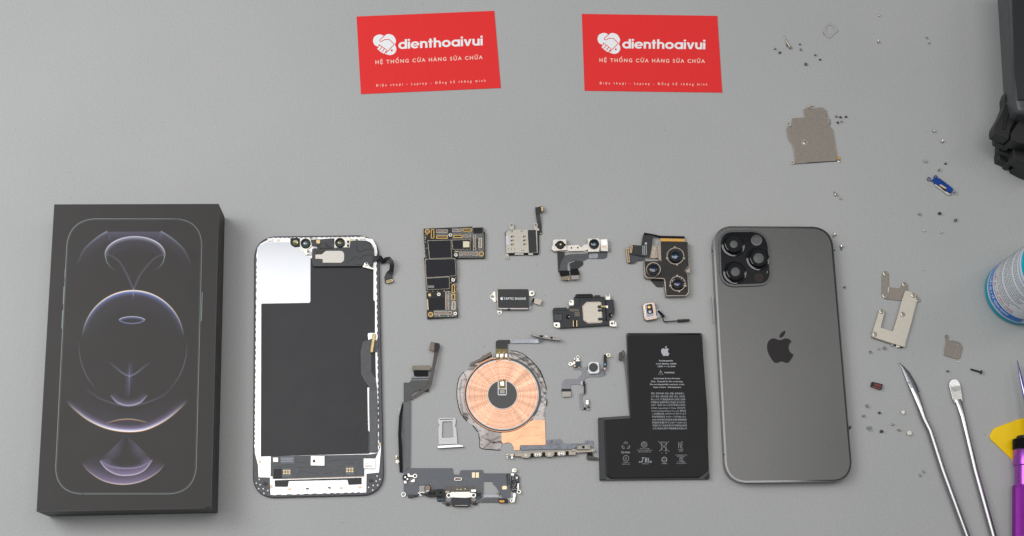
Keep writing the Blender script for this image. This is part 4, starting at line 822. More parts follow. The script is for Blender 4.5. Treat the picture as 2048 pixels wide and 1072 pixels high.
# ================================================================== charging coil
def coil():
    a = fr(900, 650, 3.828)
    root = thing('charging_coil', 'round copper charging coil on torn silver and copper foil with two button cables', 'charging coil', (1005, 790))
    cx, cy = a((402, 533))[0]
    foil = mat('crumpled_foil', (.21, .195, .19), .26, .97, (45, .5, .12), (55, .8, 4))
    film = mat('dark_film', (.035, .033, .036), .35, 0, (200, .2))
    fo = MB()
    left = catmull(a((318,212),(240,240),(160,295),(120,355),(85,372),(62,430),(52,520),(60,600),(85,680),(130,738),(170,765),(215,800),(222,900),(240,945),(380,957),(390,930),(400,905),(440,860),(440,700),(300,500),(330,260)), 3)
    P('foil_skirt', left, .1, .35, foil, root, smooth=60)
    right = catmull(a((465,198),(500,200),(570,230),(640,290),(700,370),(738,490),(732,560),(742,590),(725,660),(722,725),(640,728),(520,600),(560,400),(455,260)), 3)
    P('foil_skirt', right, .1, .35, foil, root, smooth=60)
    # ragged folded rims
    for pts in (((465,198),(500,200),(570,230),(640,290),(700,370),(738,490)),((105,362),(85,380),(62,430),(52,520),(60,600),(85,680),(130,738)),((742,570),(738,620)),((222,830),(228,905),(242,945),(385,957)),((172,768),(215,820))):
        MB().tube([(p[0] + random.uniform(-.4, .4), p[1] + random.uniform(-.4, .4), .5, .22) for p in catmull(a(*pts), 4, False)], 6).done('torn_edge', blackm, root)
    for pts in (((480,225),(560,260),(640,340),(690,430),(712,520)),((700,440),(735,500)),((90,420),(75,520),(95,640)),((110,370),(125,420),(110,470)),((240,850),(300,880),(380,860)),((260,940),(330,880),(390,850)),((80,600),(105,690),(135,730)),((560,240),(610,310),(640,330))):
        MB().tube([(p[0], p[1], .38, random.uniform(.25, .45), .8) for p in catmull(a(*pts), 4, False)], 6).done('foil_fold', foil, root)
    MB().ribbon([(*a((155,300))[0], .4, 4), (*a((235,262))[0], 2.4, 6), (*a((318,215))[0], 3.2, 7)], 6, .2).done('curled_flap', mat('dark_bronze_film', (.09, .065, .055), .3, .4), root)
    P('copper_sheet', a((395,820),(640,728),(726,728),(732,905),(728,918),(536,920),(532,958),(490,958),(488,935),(470,905,10),(440,898),(410,908,6),(395,895)), .36, .6, copper, root, r=.5, smooth=60)
    for pts in (((560,800),(620,780),(680,790)),((500,880),(540,850),(560,800)),((640,850),(700,840))): MB().tube([(*p, .58, .18, .5) for p in catmull(a(*pts), 4, False)], 6).done('copper_crease', copper, root)
    P('black_disc', circ(cx - .3, cy + .6, 77.5, 64), .6, .9, film, root)
    for r_ in (75.5, 77.3): ringp('disc_rim', cx, cy, r_ , r_ - .6, .9, 1.0, flexg, root, n=64)
    lead = [(cx + r_ * math.cos(math.radians(t)), cy + r_ * math.sin(math.radians(t)) * .97) for t, r_ in [(q, 76.5 if q < 240 else 76) for q in range(36, 262, 6)]]
    MB().tube([(x, y, 1.1, .28) for x, y in lead], 6).done('outer_wire', copper, root)
    ringp('white_ring', cx, cy, 72.5, 70.8, .9, 1.15, whitepl, root, n=64)
    m = bpy.data.materials.new('copper_winding'); m.use_nodes = True; nt = m.node_tree; N = nt.nodes; b = N['Principled BSDF']; L = nt.links.new
    b.inputs['Metallic'].default_value = .85; b.inputs['Roughness'].default_value = .33
    tc = N.new('ShaderNodeTexCoord'); ln = N.new('ShaderNodeVectorMath'); ln.operation = 'LENGTH'; L(tc.outputs['Object'], ln.inputs[0])
    mu = N.new('ShaderNodeMath'); mu.operation = 'MULTIPLY'; mu.inputs[1].default_value = 2 * math.pi / .00042; L(ln.outputs['Value'], mu.inputs[0])
    sn = N.new('ShaderNodeMath'); sn.operation = 'SINE'; L(mu.outputs[0], sn.inputs[0])
    bp = N.new('ShaderNodeBump'); bp.inputs['Strength'].default_value = .3; bp.inputs['Distance'].default_value = .00005; L(sn.outputs[0], bp.inputs['Height']); L(bp.outputs[0], b.inputs['Normal'])
    n = N.new('ShaderNodeTexNoise'); n.noise_dimensions = '1D'; n.inputs['Scale'].default_value = 1300; L(ln.outputs['Value'], n.inputs['W'])
    cr = N.new('ShaderNodeValToRGB'); cr.color_ramp.elements[0].position = .35; cr.color_ramp.elements[1].position = .6; cr.color_ramp.elements[0].color = (.58, .31, .20, 1); cr.color_ramp.elements[1].color = (.74, .44, .31, 1)
    L(n.outputs[0], cr.inputs[0]); L(cr.outputs[0], b.inputs['Base Color'])
    gd = N.new('ShaderNodeTexGradient'); gd.gradient_type = 'RADIAL'; L(tc.outputs['Object'], gd.inputs[0])
    n5 = N.new('ShaderNodeTexNoise'); n5.noise_dimensions = '1D'; n5.inputs['Scale'].default_value = 22; n5.inputs['Detail'].default_value = 4; L(gd.outputs['Fac'], n5.inputs['W'])
    m5 = N.new('ShaderNodeMapRange'); m5.inputs['From Min'].default_value = .35; m5.inputs['From Max'].default_value = .65; m5.inputs['To Min'].default_value = .20; m5.inputs['To Max'].default_value = .42; L(n5.outputs[0], m5.inputs['Value']); L(m5.outputs[0], b.inputs['Roughness'])
    b.inputs['Anisotropic'].default_value = .75; tn = N.new('ShaderNodeTangent'); tn.direction_type = 'RADIAL'; tn.axis = 'Z'; L(tn.outputs[0], b.inputs['Tangent'])
    w = finish('winding', *(lambda q: (q.v, q.f))(MB().ring(cx, cy, 70.6, 30.2, .9, 1.5, 96)), m)
    w.parent = root; w.location = w.location - root.location                     # own origin at the coil's centre
    ringp('white_ring', cx, cy, 30.1, 29.0, .9, 1.55, whitepl, root, n=48)
    P('centre_disc', circ(cx, cy, 28.9, 48), .9, 1.2, mat('slate_disc', (.055, .052, .052), .45, 0, (90, .18, .05)), root)
    P('white_slot', a((366,420,8),(434,420,8),(434,538,10),(366,538,10)), 1.2, 1.5, whitepl, root); P('olive_flex', a((373,420),(426,418),(426,484),(373,486)), 1.5, 1.65, olive, root, r=1)
    P('solder_pad', a((383,432),(414,430),(416,466),(384,466)), 1.65, 2.0, steel, root, r=1.5, bev=.1); P('slot_floor', a((372,492),(428,492),(428,530),(372,530)), 1.5, 1.56, blackp, root); P('grey_pad', a((380,498),(420,497),(420,524),(380,525)), 1.5, 1.8, mat('brushed_grey', (.28, .26, .24), .4, .5, (1500, .15)), root)
    for p in a((379,424),(379,474)): P('gold_dot', circ(*p, 1.0, 8), 1.65, 1.75, palegold, root)
    MB().tube([(*p, 1.9, .35) for p in a((400,432),(403,418),(414,412))], 6).done('centre_wire', copper, root)
    # upper flex
    u = P('upper_flex', a((352,180),(350,150),(352,120,14),(378,114),(458,114),(458,138),(440,142,4),(440,182)), 1.0, 1.2, flexb, root)
    P('olive_flex', a((351,182),(440,182),(444,262),(352,264)), 1.0, 1.2, olive, root)
    for X, w_ in ((364, 18), (396, 28), (430, 18)): P('solder_pad', a((X-w_/2,220),(X+w_/2,218),(X+w_/2,247),(X-w_/2,250)), 1.2, 1.6, steel, root, r=1, bev=.08)
    for p in a((377,209),(413,209)): P('gold_dot', circ(*p, 1.2, 10), 1.2, 1.35, gold, root)
    MB().tube([(*p, 1.5, .45) for p in a((402,240),(398,258),(375,272),(352,275))], 6).done('lead_wire', copper, root); MB().tube([(*p, 1.5, .4) for p in a((436,244),(452,264),(462,270))], 6).done('lead_wire', copper, root)
    MB().tube([(*p, 1.4, .4) for p in a((352,256),(300,262),(250,285),(200,325),(160,375))], 6).done('lead_wire', copper, root)
    b2 = fr(970, 655, 12.8)
    MB().ribbon([(*b2((650,358))[0], 1.1), (*b2((1050,352))[0], 1.1), (*b2((1300,355))[0], 1.2, 7.4), (*b2((1390,345))[0], 2.0, 6), (*b2((1430,300))[0], 3.0, 5), (*b2((1440,250))[0], 3.6, 5)], 7.2, .2).done('switch_cable', flexs, root)
    s = P('switch_bar', b2((1180,165,20),(1200,145,14),(1310,165),(1330,185),(1880,260),(1950,275,20),(1955,320,20),(1930,330),(1820,325),(1560,290),(1340,245),(1190,205,10)), 2.4, 4.0, brownmetal if False else mat('grey_bracket_metal', (.24, .225, .21), .4, .8, (900, .15)), root, bev=.15)
    P('switch_cover', b2((1400,195),(1500,200),(1480,250),(1400,240)), 4.0, 4.3, blackp, s); P('switch_cover', b2((1680,230),(1740,240),(1730,290),(1670,280)), 4.0, 4.3, blackp, s); P('switch_dome', b2((1530,210),(1620,215),(1610,240),(1530,235)), 4.0, 4.5, nickel, s, r=1)
    # lower button strip
    c = fr(1000, 860, 9.752)
    fl = MATS['slate_flex']
    P('lower_flex', c((390,305),(930,300),(905,190),(1190,178,8),(1215,265,10),(1600,262),(1640,245),(1660,205,10),(1810,205),(1815,330),(1480,340),(1400,372),(880,372),(400,392)), .7, 1.0, mat('worn_blue_grey_flex', (.11, .115, .135), .28, .5, (500, .5, .1), (450, .2, .2)), root, r=.5)
    br = mat('button_bracket', (.20, .175, .15), .32, .9, (700, .12))
    P('button_bracket', c((280,450),(420,440),(880,412),(1020,408),(1390,390),(1480,400),(1480,488),(1350,492),(1040,495),(1020,525),(920,528),(900,500),(600,505),(550,548,6),(430,540,6),(400,515),(290,515)), 1.0, 2.6, br, root, r=.5, bev=.12)
    for X, Y in ((735, 482), (1195, 460)):
        x, y = c((X, Y))[0]
        P('contact_block', rect(x - 11, y + 1, 6, 8), 2.6, 3.0, blackm, root, r=1); P('contact_block', rect(x + 12, y - 1, 6, 8), 2.6, 3.0, blackm, root, r=1)
        P('dome_frame', rect(x, y, 12, 7, -3), 2.6, 2.9, nickel, root, r=1); MB().lathe(x, y, [(3, 2.9), (2.6, 3.3), (1.2, 3.6), (.01, 3.6)], n=16).done('dome_switch', chrome, root)
    for X, Y in ((500, 492), (962, 475)): ringp('rivet', *c((X, Y))[0], 2.4, 1.3, 2.6, 2.75, nickel, root, n=14)
    for q in ((120,470,160,490),(120,505,160,525),(130,535,158,560),(195,475,270,500),(215,510,255,560)): P('spring_clip', rnd(box2(*c((q[0], q[1]))[0], *c((q[2], q[3]))[0]), 1), 1.2, 2.2, whitemetal, root, bev=.12)
    P('clip_arm', c((150,460),(290,450),(290,470),(190,480),(180,520),(150,520)), .8, 1.4, br, root)
    sw = P('slider_plate', c((1400,385,20),(1440,360,20),(1480,378),(1820,362,10),(1862,385,20),(1830,425,14),(1500,448,10),(1450,425),(1400,430,20)), 1.6, 2.4, br, root, bev=.12)
    P('slider_block', c((1490,310,10),(1530,300),(1700,282),(1760,270,10),(1770,370),(1745,380),(1510,385,10)), 2.4, 3.8, MATS['grey_bracket_metal'], root, bev=.2)
    P('slider_hole', rect(*c((1625,335))[0], 5, 5), 3.8, 3.84, blackm, root); 
    for p in c((1520,330),(1732,322)): P('slider_hole', circ(*p, 1.4, 10), 3.8, 3.84, brown, root)
    for p in c((1425,405),(1820,395)): ringp('rivet', *p, 2.6, 1.5, 2.4, 2.6, nickel, root, n=14); P('rivet_hole', circ(*p, 1.5, 12), 2.4, 2.43, blackm, root)
    P('tail_strap', c((1700,440),(1810,450),(1810,515),(1700,500)), 1.0, 1.2, blackm, root)
    P('tail_plug', c((1690,495,10),(1815,505),(1835,525),(1905,530,10),(1912,585,8),(1700,575,8)), .8, 2.0, mat('dark_brown_plug', (.05, .042, .036), .5, 0, (900, .15)), root, r=1, bev=.15)
coil()

# ================================================================== charging port flex
def port():
    t = fr(780, 670, 4.288); a = fr(780, 900, 7.314)
    root = thing('charging_port_cable', 'long dark grey flex cable with the charging port and silver screw rings at its foot', 'flex cable', (905, 970))
    fx = mat('slate_blue_flex', (.080, .086, .102), .4, .1, (220, .12, .05), (600, .12, .12))
    P('long_strip', t((104,575),(175,560)) + a((292,0),(290,250,20),(180,320),(175,200),(175,0)), 1.0, 1.25, mat('grey_strip_flex', (.062, .068, .074), .32, 0, (200, .12, .05)), root, r=.5)
    MB().ribbon([(*t((112,575))[0], 1.0, 3), (*t((90,700))[0], 3.0, 6), (*t((84,850))[0], 4.2, 7), (*t((90,1000))[0], 3.4, 7), (802, 935, 2.0, 7), (802.5, 945, 1.0, 6)], 6, .3).done('raised_strip', blackm, root)
    g = MB()
    for k in range(5): g.ribbon([(*t((118 + 10 * k, 590))[0], 1.3), (*t((118 + 10 * k, 1060))[0], 1.3)], .3, .03)
    g.done('trace', MATS['cable_trace'], root)
    P('step_strip', t((118,408),(165,408),(185,385),(185,360),(330,350),(330,430),(285,460),(205,490,10),(178,510),(175,562),(118,575)), 1.25, 1.5, mat('dark_strip_flex', (.030, .031, .033), .36, 0, (250, .15)), root, r=.6)
    P('fold_lines', t((185,364),(332,360),(332,364),(185,368)), 1.5, 1.53, flexs, root); P('fold_lines', t((185,384),(332,380),(332,383),(185,387)), 1.5, 1.53, flexs, root)
    P('cable_neck', t((200,305),(330,303),(325,350),(208,352)), 2.0, 2.3, blackm, root, r=1); P('wide_plug', t((190,262,6),(346,260,6),(350,298,6),(330,303),(192,300,6)), 2.0, 3.2, mat('khaki_plug', (.20, .17, .13), .5, .2, (900, .1)), root, bev=.15)
    MB().ribbon([(*t((178,545))[0], 1.2, 6), (*t((240,505))[0], 1.6, 6), (*t((325,450))[0], 2.4, 6), (*t((348,420))[0], 3.0, 6), (*t((365,320))[0], 3.6, 6.5), (*t((385,220))[0], 3.6, 7), (*t((398,145))[0], 3.0, 8)], 6.5, .3).done('side_arm', mat('dark_brown_flex', (.050, .036, .032), .4, 0, (300, .2)), root)
    P('arm_end', t((385,65),(425,72,5),(428,100),(412,148),(375,138)), 2.8, 3.2, blackp, root, r=.6); P('arm_plug', t((350,58,6),(385,62,4),(380,138),(335,128,8)), 2.6, 3.8, mat('umber_plug', (.18, .13, .105), .5, .2, (900, .1)), root, r=1, bev=.15)
    P('arm_stub', t((300,460),(333,450),(333,488),(300,486)), .8, 1.2, blackp, root)
    ringp('thin_loop', *t((85,642))[0], 2.8, 2.3, 1.2, 1.3, nickel, root, n=16)
    # main board of the cable
    out = a((200,300),(290,265),(912,265,6),(920,340,10),(945,360),(1015,358,10),(1035,295,8),(1355,290,8),(1362,350),(1372,340),(1750,340),(1755,520),(1760,690),(1700,690),(1700,715),(1635,712),(1635,670),(1545,530),(1510,500),(1500,460),(1372,455),(1362,470),(1362,665),(1340,700),(1320,765),(1240,790),(770,790),(765,760),(690,750),(690,680),(560,590),(590,510),(415,512),(415,660),(390,680),(240,660),(200,590))
    P('flex_board', out, .5, .9, fx, root, r=.5, bev=.06)
    P('port_surround', a((800,525),(1250,525),(1320,600),(1320,700),(1240,780),(780,780),(800,640)), .9, 1.0, mat('brown_grey_surround', (.10, .085, .08), .5, 0, (600, .2)), root)
    dt = MB()
    for k in range(90):
        X, Y = random.choice([(random.randint(0, 5) * 16 + 620, random.randint(0, 8) * 17 + 430), (random.randint(0, 16) * 17 + 820, random.randint(0, 3) * 17 + 465), (random.randint(0, 18) * 17 + 1050, random.randint(0, 5) * 16 + 380), (random.randint(0, 8) * 17 + 400, random.randint(0, 3) * 16 + 440)])
        if X < 1350: dt.pris(rect(*a((X, Y))[0], .9, .5), .9, .95)
    for pts in (((430,372),(515,372),(510,415),(690,415),(692,560)),((900,385),(820,465)),((1380,370),(1690,372)),((1380,395),(1690,395)),((1380,420),(1540,425),(1680,470)),((580,430),(595,520)),((1140,370),(1145,440))): dt.tube([(*p, .9, .08) for p in a(*pts)], 5)
    dt.done('vias', mat('pale_via', (.22, .23, .26), .35, .4), root)
    for X in (1222, 1278): P('gold_pad', a((X-22,328),(X+22,328),(X+22,405),(X-22,405)), .9, 1.05, mat('cream_gold_pad', (.92, .74, .48), .4, .2), root)
    P('cream_pad', a((1640,535),(1660,522),(1700,525),(1712,545),(1708,575),(1642,578)), .9, 1.1, MATS['cream_gold_pad'], root, r=1)
    c = P('micro_connector', rnd(rect(*a((995,425))[0], 14.4, 6), 2), .9, 1.7, whitemetal, root); P('connector_core', rect(*a((995,425))[0], 8, 3.4), 1.7, 1.75, mat('brown_core', (.18, .10, .08), .5), c); P('connector_gap', rect(*a((995,425))[0], 11.4, 4.2), 1.68, 1.72, blackp, c)
    # port
    P('port_shell', a((905,700),(1172,700),(1172,815),(1150,825),(925,822),(905,800)), .3, 3.0, dark, root, r=1, bev=.25)
    P('port_plate', a((912,612),(1172,608),(1175,695),(1100,702),(918,695)), .9, 3.0, mat('white_port_plate', (.58, .57, .54), .38, .7), root, r=.5, bev=.12)
    P('port_mouth', a((950,808),(1140,808),(1137,814),(953,814)), 2.9, 3.05, MATS['tan_rim'], root, r=.8); P('gasket_lip', a((940,600),(960,570,10),(1000,562),(1110,558),(1130,575,10),(1140,600)), .9, 1.8, mat('olive_gasket', (.09, .08, .02), .4), root, r=1, bev=.1)
    mb = MB(); [mb.pris(rect(*p, 3, 1.4), 1.8, 2.0) for p in a((985,575),(1035,575),(1100,570))]; mb.done('gasket_studs', nickel, root)
    for X, Y in ((860, 665), (1222, 662)):
        ringp('screw_ring', *a((X, Y))[0], 5.0, 3.0, 1.2, 2.0, whitemetal, root, bev=.1); MB().lathe(*a((X, Y + 55))[0], [(5.2, 1.0), (5.2, 1.4), (3, 1.5), (.01, 1.5)], n=20).done('clear_washer', mat('clear_washer', (.30, .30, .30), .2, alpha=.7), root)
    P('ring_arm', a((880,625),(915,612),(915,700),(895,690)), 1.2, 1.9, whitemetal, root); P('ring_arm', a((1170,620),(1200,630),(1185,690),(1172,695)), 1.2, 1.9, whitemetal, root); P('ring_arm', a((1185,578),(1258,576),(1258,612),(1188,615)), 1.2, 2.0, whitemetal, root, bev=.08)
    for X, Y in ((845, 795), (1245, 785)): P('foot_nut', rect(*a((X, Y))[0], 8, 5), .3, 1.8, blackp, root, r=1, bev=.1); P('foot_thread', rect(*a((X, Y + 14))[0], 4, 1.4), .4, 1.5, olive, root)
    for q in ((690,680,800,750),(1262,612,1330,705)):
        P('chip_area', box2(*a((q[0], q[1]))[0], *a((q[2], q[3]))[0]), .9, 1.3, blackp, root, r=.5)
    mb = MB(); [mb.pris(rect(*p, 1.4, 1.8), 1.3, 1.6) for p in a(*[(710 + 17 * k, 725) for k in range(5)])]; [mb.pris(rect(*p, 1.2, 1.2), 1.3, 1.6) for p in a((1278,690),(1295,690),(1312,690),(1275,620),(1295,620),(1312,622))]; mb.done('tiny_chips', mat('bright_teal_chip', (.08, .25, .32), .4), root)
    # left microphone and arm
    P('left_block', a((185,370),(255,355),(275,400),(265,440),(200,445),(185,420)), .9, 2.0, blackp, root, r=1, bev=.15); P('left_clip', a((255,345),(285,345),(290,370),(340,372),(340,392),(262,392)), 1.4, 2.0, whitemetal, root, r=.4); ringp('screw_ring', *a((366,380))[0], 4.4, 2.6, 1.2, 1.9, whitemetal, root, bev=.1)
    P('left_clip', a((305,445),(330,445),(330,425),(360,425),(360,467),(305,467)), 1.4, 2.0, whitemetal, root, r=.3); P('left_clip', a((205,450),(240,450),(240,490),(205,488)), 1.4, 2.2, whitemetal, root, r=.5)
    P('grey_film', a((285,400),(340,400),(362,500),(300,525),(265,490),(280,460)), .9, 1.2, mat('stone_film', (.14, .135, .135), .5), root, r=2)
    for X, Y in ((222, 398), (255, 425)): MB().lathe(*a((X, Y))[0], [(1.8, 2.0), (1.6, 2.3), (.01, 2.3)], n=12).done('contact_dot', chrome, root)
    P('rubber_boot', a((255,655),(345,650),(345,685),(335,695),(262,695)), .2, 2.2, mat('dark_rubber', (.035, .036, .04), .5), root, r=1, bev=.2); P('rubber_boot', a((358,655),(405,655),(402,682),(362,682)), .2, 2.0, blackp, root, r=1, bev=.15)
    ringp('loose_ring', *a((197,650))[0], 4.8, 3.0, .3, .9, mat('grey_ring_metal', (.62, .60, .57), .4, .8), root, bev=.1); P('ring_tail', a((175,665),(190,672),(195,688),(178,690)), .2, .7, MATS['grey_ring_metal'], root)
    MB().tube([(*p, 1.6, .42) for p in a((410,625),(430,640),(445,665),(460,670))], 6).done('spring_arm', whitemetal, root); MB().tube([(*p, 1.8, .42) for p in a((430,610),(445,625),(480,615),(500,630))], 6).done('spring_arm', whitemetal, root)
    # microphone pod and black bridge
    x, y = a((550, 540))[0]; MB().lathe(x, y + 2, [(5.6, 1.0), (6.4, 1.8), (6.0, 2.4), (6.6, 2.8), (6.4, 3.6), (5.2, 3.9), (.01, 3.9)], n=24).done('microphone_pod', mat('dark_bronze_pod', (.12, .085, .07), .25, .8), root)
    MB().lathe(x, y + 4.4, [(4.6, 3.0), (4.4, 3.7), (.01, 3.8)], n=20).done('pod_ring', chrome, root)
    P('black_bridge', a((455,640),(545,625),(548,598),(690,572),(780,568,8),(800,590),(800,665),(700,672),(570,685),(510,660)), 1.0, 3.0, blackp, root, r=1, bev=.25)
    for X, Y in ((590, 638), (642, 636), (742, 622)): P('bridge_recess', rect(*a((X, Y))[0], 5, 4.6), 3.0, 3.04, blackm, root)
    P('side_clip', a((800,605),(850,598),(880,620),(820,632)), 1.6, 2.2, tan, root, r=.5)
    # right end
    P('right_strip', a((1365,660),(1590,655),(1590,692),(1368,692)), .5, .7, flexs, root); P('right_strip', a((1360,705),(1590,700),(1590,768),(1330,770)), .5, .75, MATS['slate_flex'], root)
    P('end_plug', a((1590,705,5),(1720,712,6),(1730,770,6),(1590,772,5)), .4, 2.2, blackp, root, bev=.15); P('amber_contact', a((1600,735),(1672,735),(1672,765),(1600,765)), 2.2, 2.35, mat('amber_contact', (.55, .27, .06), .4, .4), root); P('brown_tab', a((1565,630),(1590,610),(1612,640),(1580,655)), .6, 1.4, brown, root)
    P('dark_stripes', a((1700,370),(1712,345),(1725,345),(1722,515),(1710,515)), .9, 1.0, blackp, root); P('dark_stripes', a((1735,340),(1748,340),(1748,515),(1735,515)), .9, 1.0, blackp, root)
    P('component_strip', a((1770,370),(1840,350),(1890,380),(1885,600),(1780,610),(1765,550)), .5, 1.6, blackp, root, r=1, bev=.1)
    mb = MB(); mt = MB()
    for k in range(60): (mb if k % 3 else mt).pris(rect(*a((random.uniform(1780, 1880), random.uniform(375, 600)))[0], random.uniform(.8, 2), random.uniform(.8, 1.4)), 1.6, random.uniform(1.8, 2.4))
    mb.done('resistors', mat('grey_resistor', (.30, .30, .31), .4, .4), root); mt.done('tiny_chips', teal_led, root)
    for q in (((1785,272),(1825,270,10),(1825,320,6),(1785,325)),((1772,340),(1815,340),(1815,375),(1772,375)),((1838,390),(1870,390),(1872,428),(1838,428)),((1862,485),(1888,485),(1885,580),(1862,580)),((1795,640),(1830,625),(1842,660),(1820,765),(1785,765),(1800,680))): P('end_bracket', a(*q), 1.2, 2.1, whitemetal, root, r=.6, bev=.1)
    for X, Y in ((1820, 297), (1885, 610), (1785, 738)): ringp('screw_ring', *a((X, Y))[0], 4.2, 2.5, 1.2, 2.0, whitemetal, root, bev=.1)
    for p in a((92,92),(105,165)): P('side_mount', rect(*p, 3, 4), .8, 1.8, whitemetal, root, r=.6, bev=.1)
    P('side_mount', rect(*a((90,122))[0], 3, 3), .8, 1.6, gold, root); ringp('side_ring', *a((108,170))[0], 3.6, 2.2, .8, 1.3, whitemetal, root)
port()

# ================================================================== sim tray
def sim_tray():
    a = fr(780, 670, 4.288)
    root = thing('sim_tray', 'grey metal SIM tray frame lying beside the copper coil', 'SIM tray', (900, 867))
    m = mat('grey_tray_metal', (.40, .40, .40), .38, .5, (400, .08, .04))
    out = a((412,730,6),(422,712,4),(555,710,4),(565,725,6),(562,765,4),(556,785,4),(568,800),(578,938),(418,942),(415,800),(425,770),(412,755,4))
    P('tray_frame', out, .1, 1.0, m, root, holes=[rnd(a((448,742),(535,740),(545,880),(445,884)), 3)], bev=.12)
    MB().pris(rnd(a((432,735),(545,732),(558,895),(432,905)), 4), 1.0, 1.12, [rnd(a((440,741),(538,738),(548,884),(441,890)), 4)]).done('inner_lip', m, root)
    P('dark_slot', a((428,722),(545,718),(545,724),(428,728)), 1.0, 1.03, blackp, root)
    P('front_bar', a((405,948,3),(585,938),(630,948,3),(632,958,3),(410,972,3)), 0, 2.2, mat('polished_grey_bar', (.45, .45, .46), .2, .9), root, bev=.2); P('front_gasket', a((415,940),(588,934),(588,942),(415,950)), .2, 1.9, blackp, root)
sim_tray()

# ================================================================== battery
def battery():
    T = fr(1190, 650, 6.304); B = fr(1190, 800, 5.954)
    root = thing('battery', 'flat black L-shaped phone battery covered in small white print', 'battery', (1312, 815))
    k = mat('black_battery_wrap', (.017, .0155, .016), .5, 0, (120, .10, .05), (300, .05, .15), spec=.16)
    P('tray_edge', T((398,110),(412,100),(1345,100),(1352,130)) + B((1365,930),(1355,942),(58,955),(38,212),(120,205),(415,185)) , 0, 2.4, mat('black_wrap_edge', (.012, .012, .015), .35), root, r=.8, bev=.15)
    MB().pris(rnd(T((418,128,8),(1325,118,12),(1348,165)) + B((1340,150),(1350,840,12),(1250,918,14),(190,930,16),(140,890,10),(118,235,6),(432,216,5)), 1), 2.4, 4.6).done('wrapped_cell', k, root, bev=.7, seg=3)
    P('side_flap', B((42,215,2),(105,210),(130,915,3),(132,940),(62,948)), 2.4, 3.6, mat('charcoal_flap', (.026, .027, .032), .42, 0, (150, .1), spec=.35), root, r=.6, bev=.3)
    P('ridge', B((112,240),(124,238),(146,900),(135,905)), 3.0, 4.0, mat('charcoal_ridge', (.04, .04, .043), .4), root, r=.5, bev=.2)
    P('upper_lip', T((425,105),(790,108),(1300,104),(1325,118),(1330,112),(440,118)), 2.2, 3.0, blackp, root, bev=.1)
    P('corner_fold', B((1300,925),(1360,870),(1362,932),(1345,942)), 2.4, 3.0, blackp, root, bev=.1)
    z = 4.66; M = lambda n, m, o: o.done(n, m, root, smooth=0)
    logo('battery_logo', *T((886,328))[0], 20.2, z, mat('silver_print', (.42, .43, .46), .5), root)
    t = MB()
    def cl(f, s, x0, x1, y, h, **kw): add_text(t, s, f((x0, y))[0], f((x1, y))[0], h, z, **kw)
    b_ = .006
    cl(T, 'Rechargeable', 808, 982, 458, 2.9, bold=b_); cl(T, 'Li-ion Battery A2466', 770, 1027, 496, 2.9, bold=b_); cl(T, '3.83V ⎓ 14.13Wh', 788, 1013, 531, 2.9, bold=b_)
    cl(T, 'WARNING', 874, 1001, 609, 3.0, bold=b_)
    for s, x0, x1, y in (('Authorized Service Provider', 738, 1074, 682), ('Only.  Potential for fire or burning.', 708, 1106, 720), ('Do not disassemble, puncture, crush,', 694, 1130, 756), ('heat, or burn.  Avertissement', 738, 1084, 792)): cl(T, s, x0, x1, y, 2.9, bold=b_)
    M('english_print', ink_w, t); t = MB()
    for s, x0, x1, y in (('警告: 請勿拆解, 刺破, 擠壓, 加熱或投入', 706, 1128, 873), ('火中 警告: 请勿拆解, 刺破, 挤压, 加热或', 706, 1134, 911), ('投入火中, 严重鼓胀或浸水后禁止使用', 706, 1136, 948), ('中国制造 美国苹果公司监制 执行标准:', 706, 1138, 985), ('GB/T 18287-2013 型号/型號/모델명:', 708, 1140, 1020), ('A2466 Assembled in China 제조업체:', 706, 1142, 1056)): cl(T, s, x0, x1, y, 3.1)
    for s, x0, x1, y in (('Huizhou Desay Battery Co.,Ltd. 锂电池', 674, 1084, 138), ('二次鋰電池組 1ICP5/91/67 제조국: 중국', 678, 1084, 173), ('充电限制电压 4.45V⎓ 전화:080-333-', 678, 1086, 208), ('4000 标称电压和额定容量/標稱電壓', 680, 1090, 244), ('和額定容量/정격:3.83V⎓3687mAh', 680, 1092, 278), ('제품명:전지 制造商:惠州市德赛电池有限', 682, 1094, 313), ('公司 製造商:惠州市德賽電池有限公司', 686, 1094, 348)): cl(B, s, x0, x1, y, 3.1)
    M('small_print', ink_g, t)
    # symbols
    s_ = MB(); R = lambda f, pts, w=.8, cl_=False: [s_.tube([(*p, z, w * .040, .5) for p in (f(*pts) + ([f(pts[0])[0]] if cl_ else []))], 4)]
    R(T, ((828,574),(798,626),(860,626)), 2.6, True); R(T, ((828,588),(828,608)), 2.4); R(T, ((828,614),(828,619)), 2.4)
    def ring2(cx, cy, r, w=1.8, f=B): s_.tube([(*p, z, w * .040, .5) for p in [(f((cx, cy))[0][0] + r * math.cos(q * .3142), f((cx, cy))[0][1] + r * math.sin(q * .3142)) for q in range(21)]], 4)
    # recycling loop
    for an in (90, 210, 330):
        c_, n_ = math.cos(math.radians(an)), math.sin(math.radians(an)); ox, oy = 367 + 30 * c_, 545 - 26 * n_
        R(B, [(ox + 24 * math.cos(math.radians(an + q)), oy - 24 * math.sin(math.radians(an + q))) for q in (-95, -35, 35, 95)], 2.2); R(B, [(ox - 8, oy + 8), (ox + 2, oy - 8), (ox + 12, oy + 8)], 1.6)
    ring2(586, 530, 5.6, 2.2); R(B, ((586,505),(565,530),(586,555),(607,530)), 1.8, True); R(B, ((580,518),(580,542)), 1.5); R(B, ((592,518),(592,542)), 1.5)
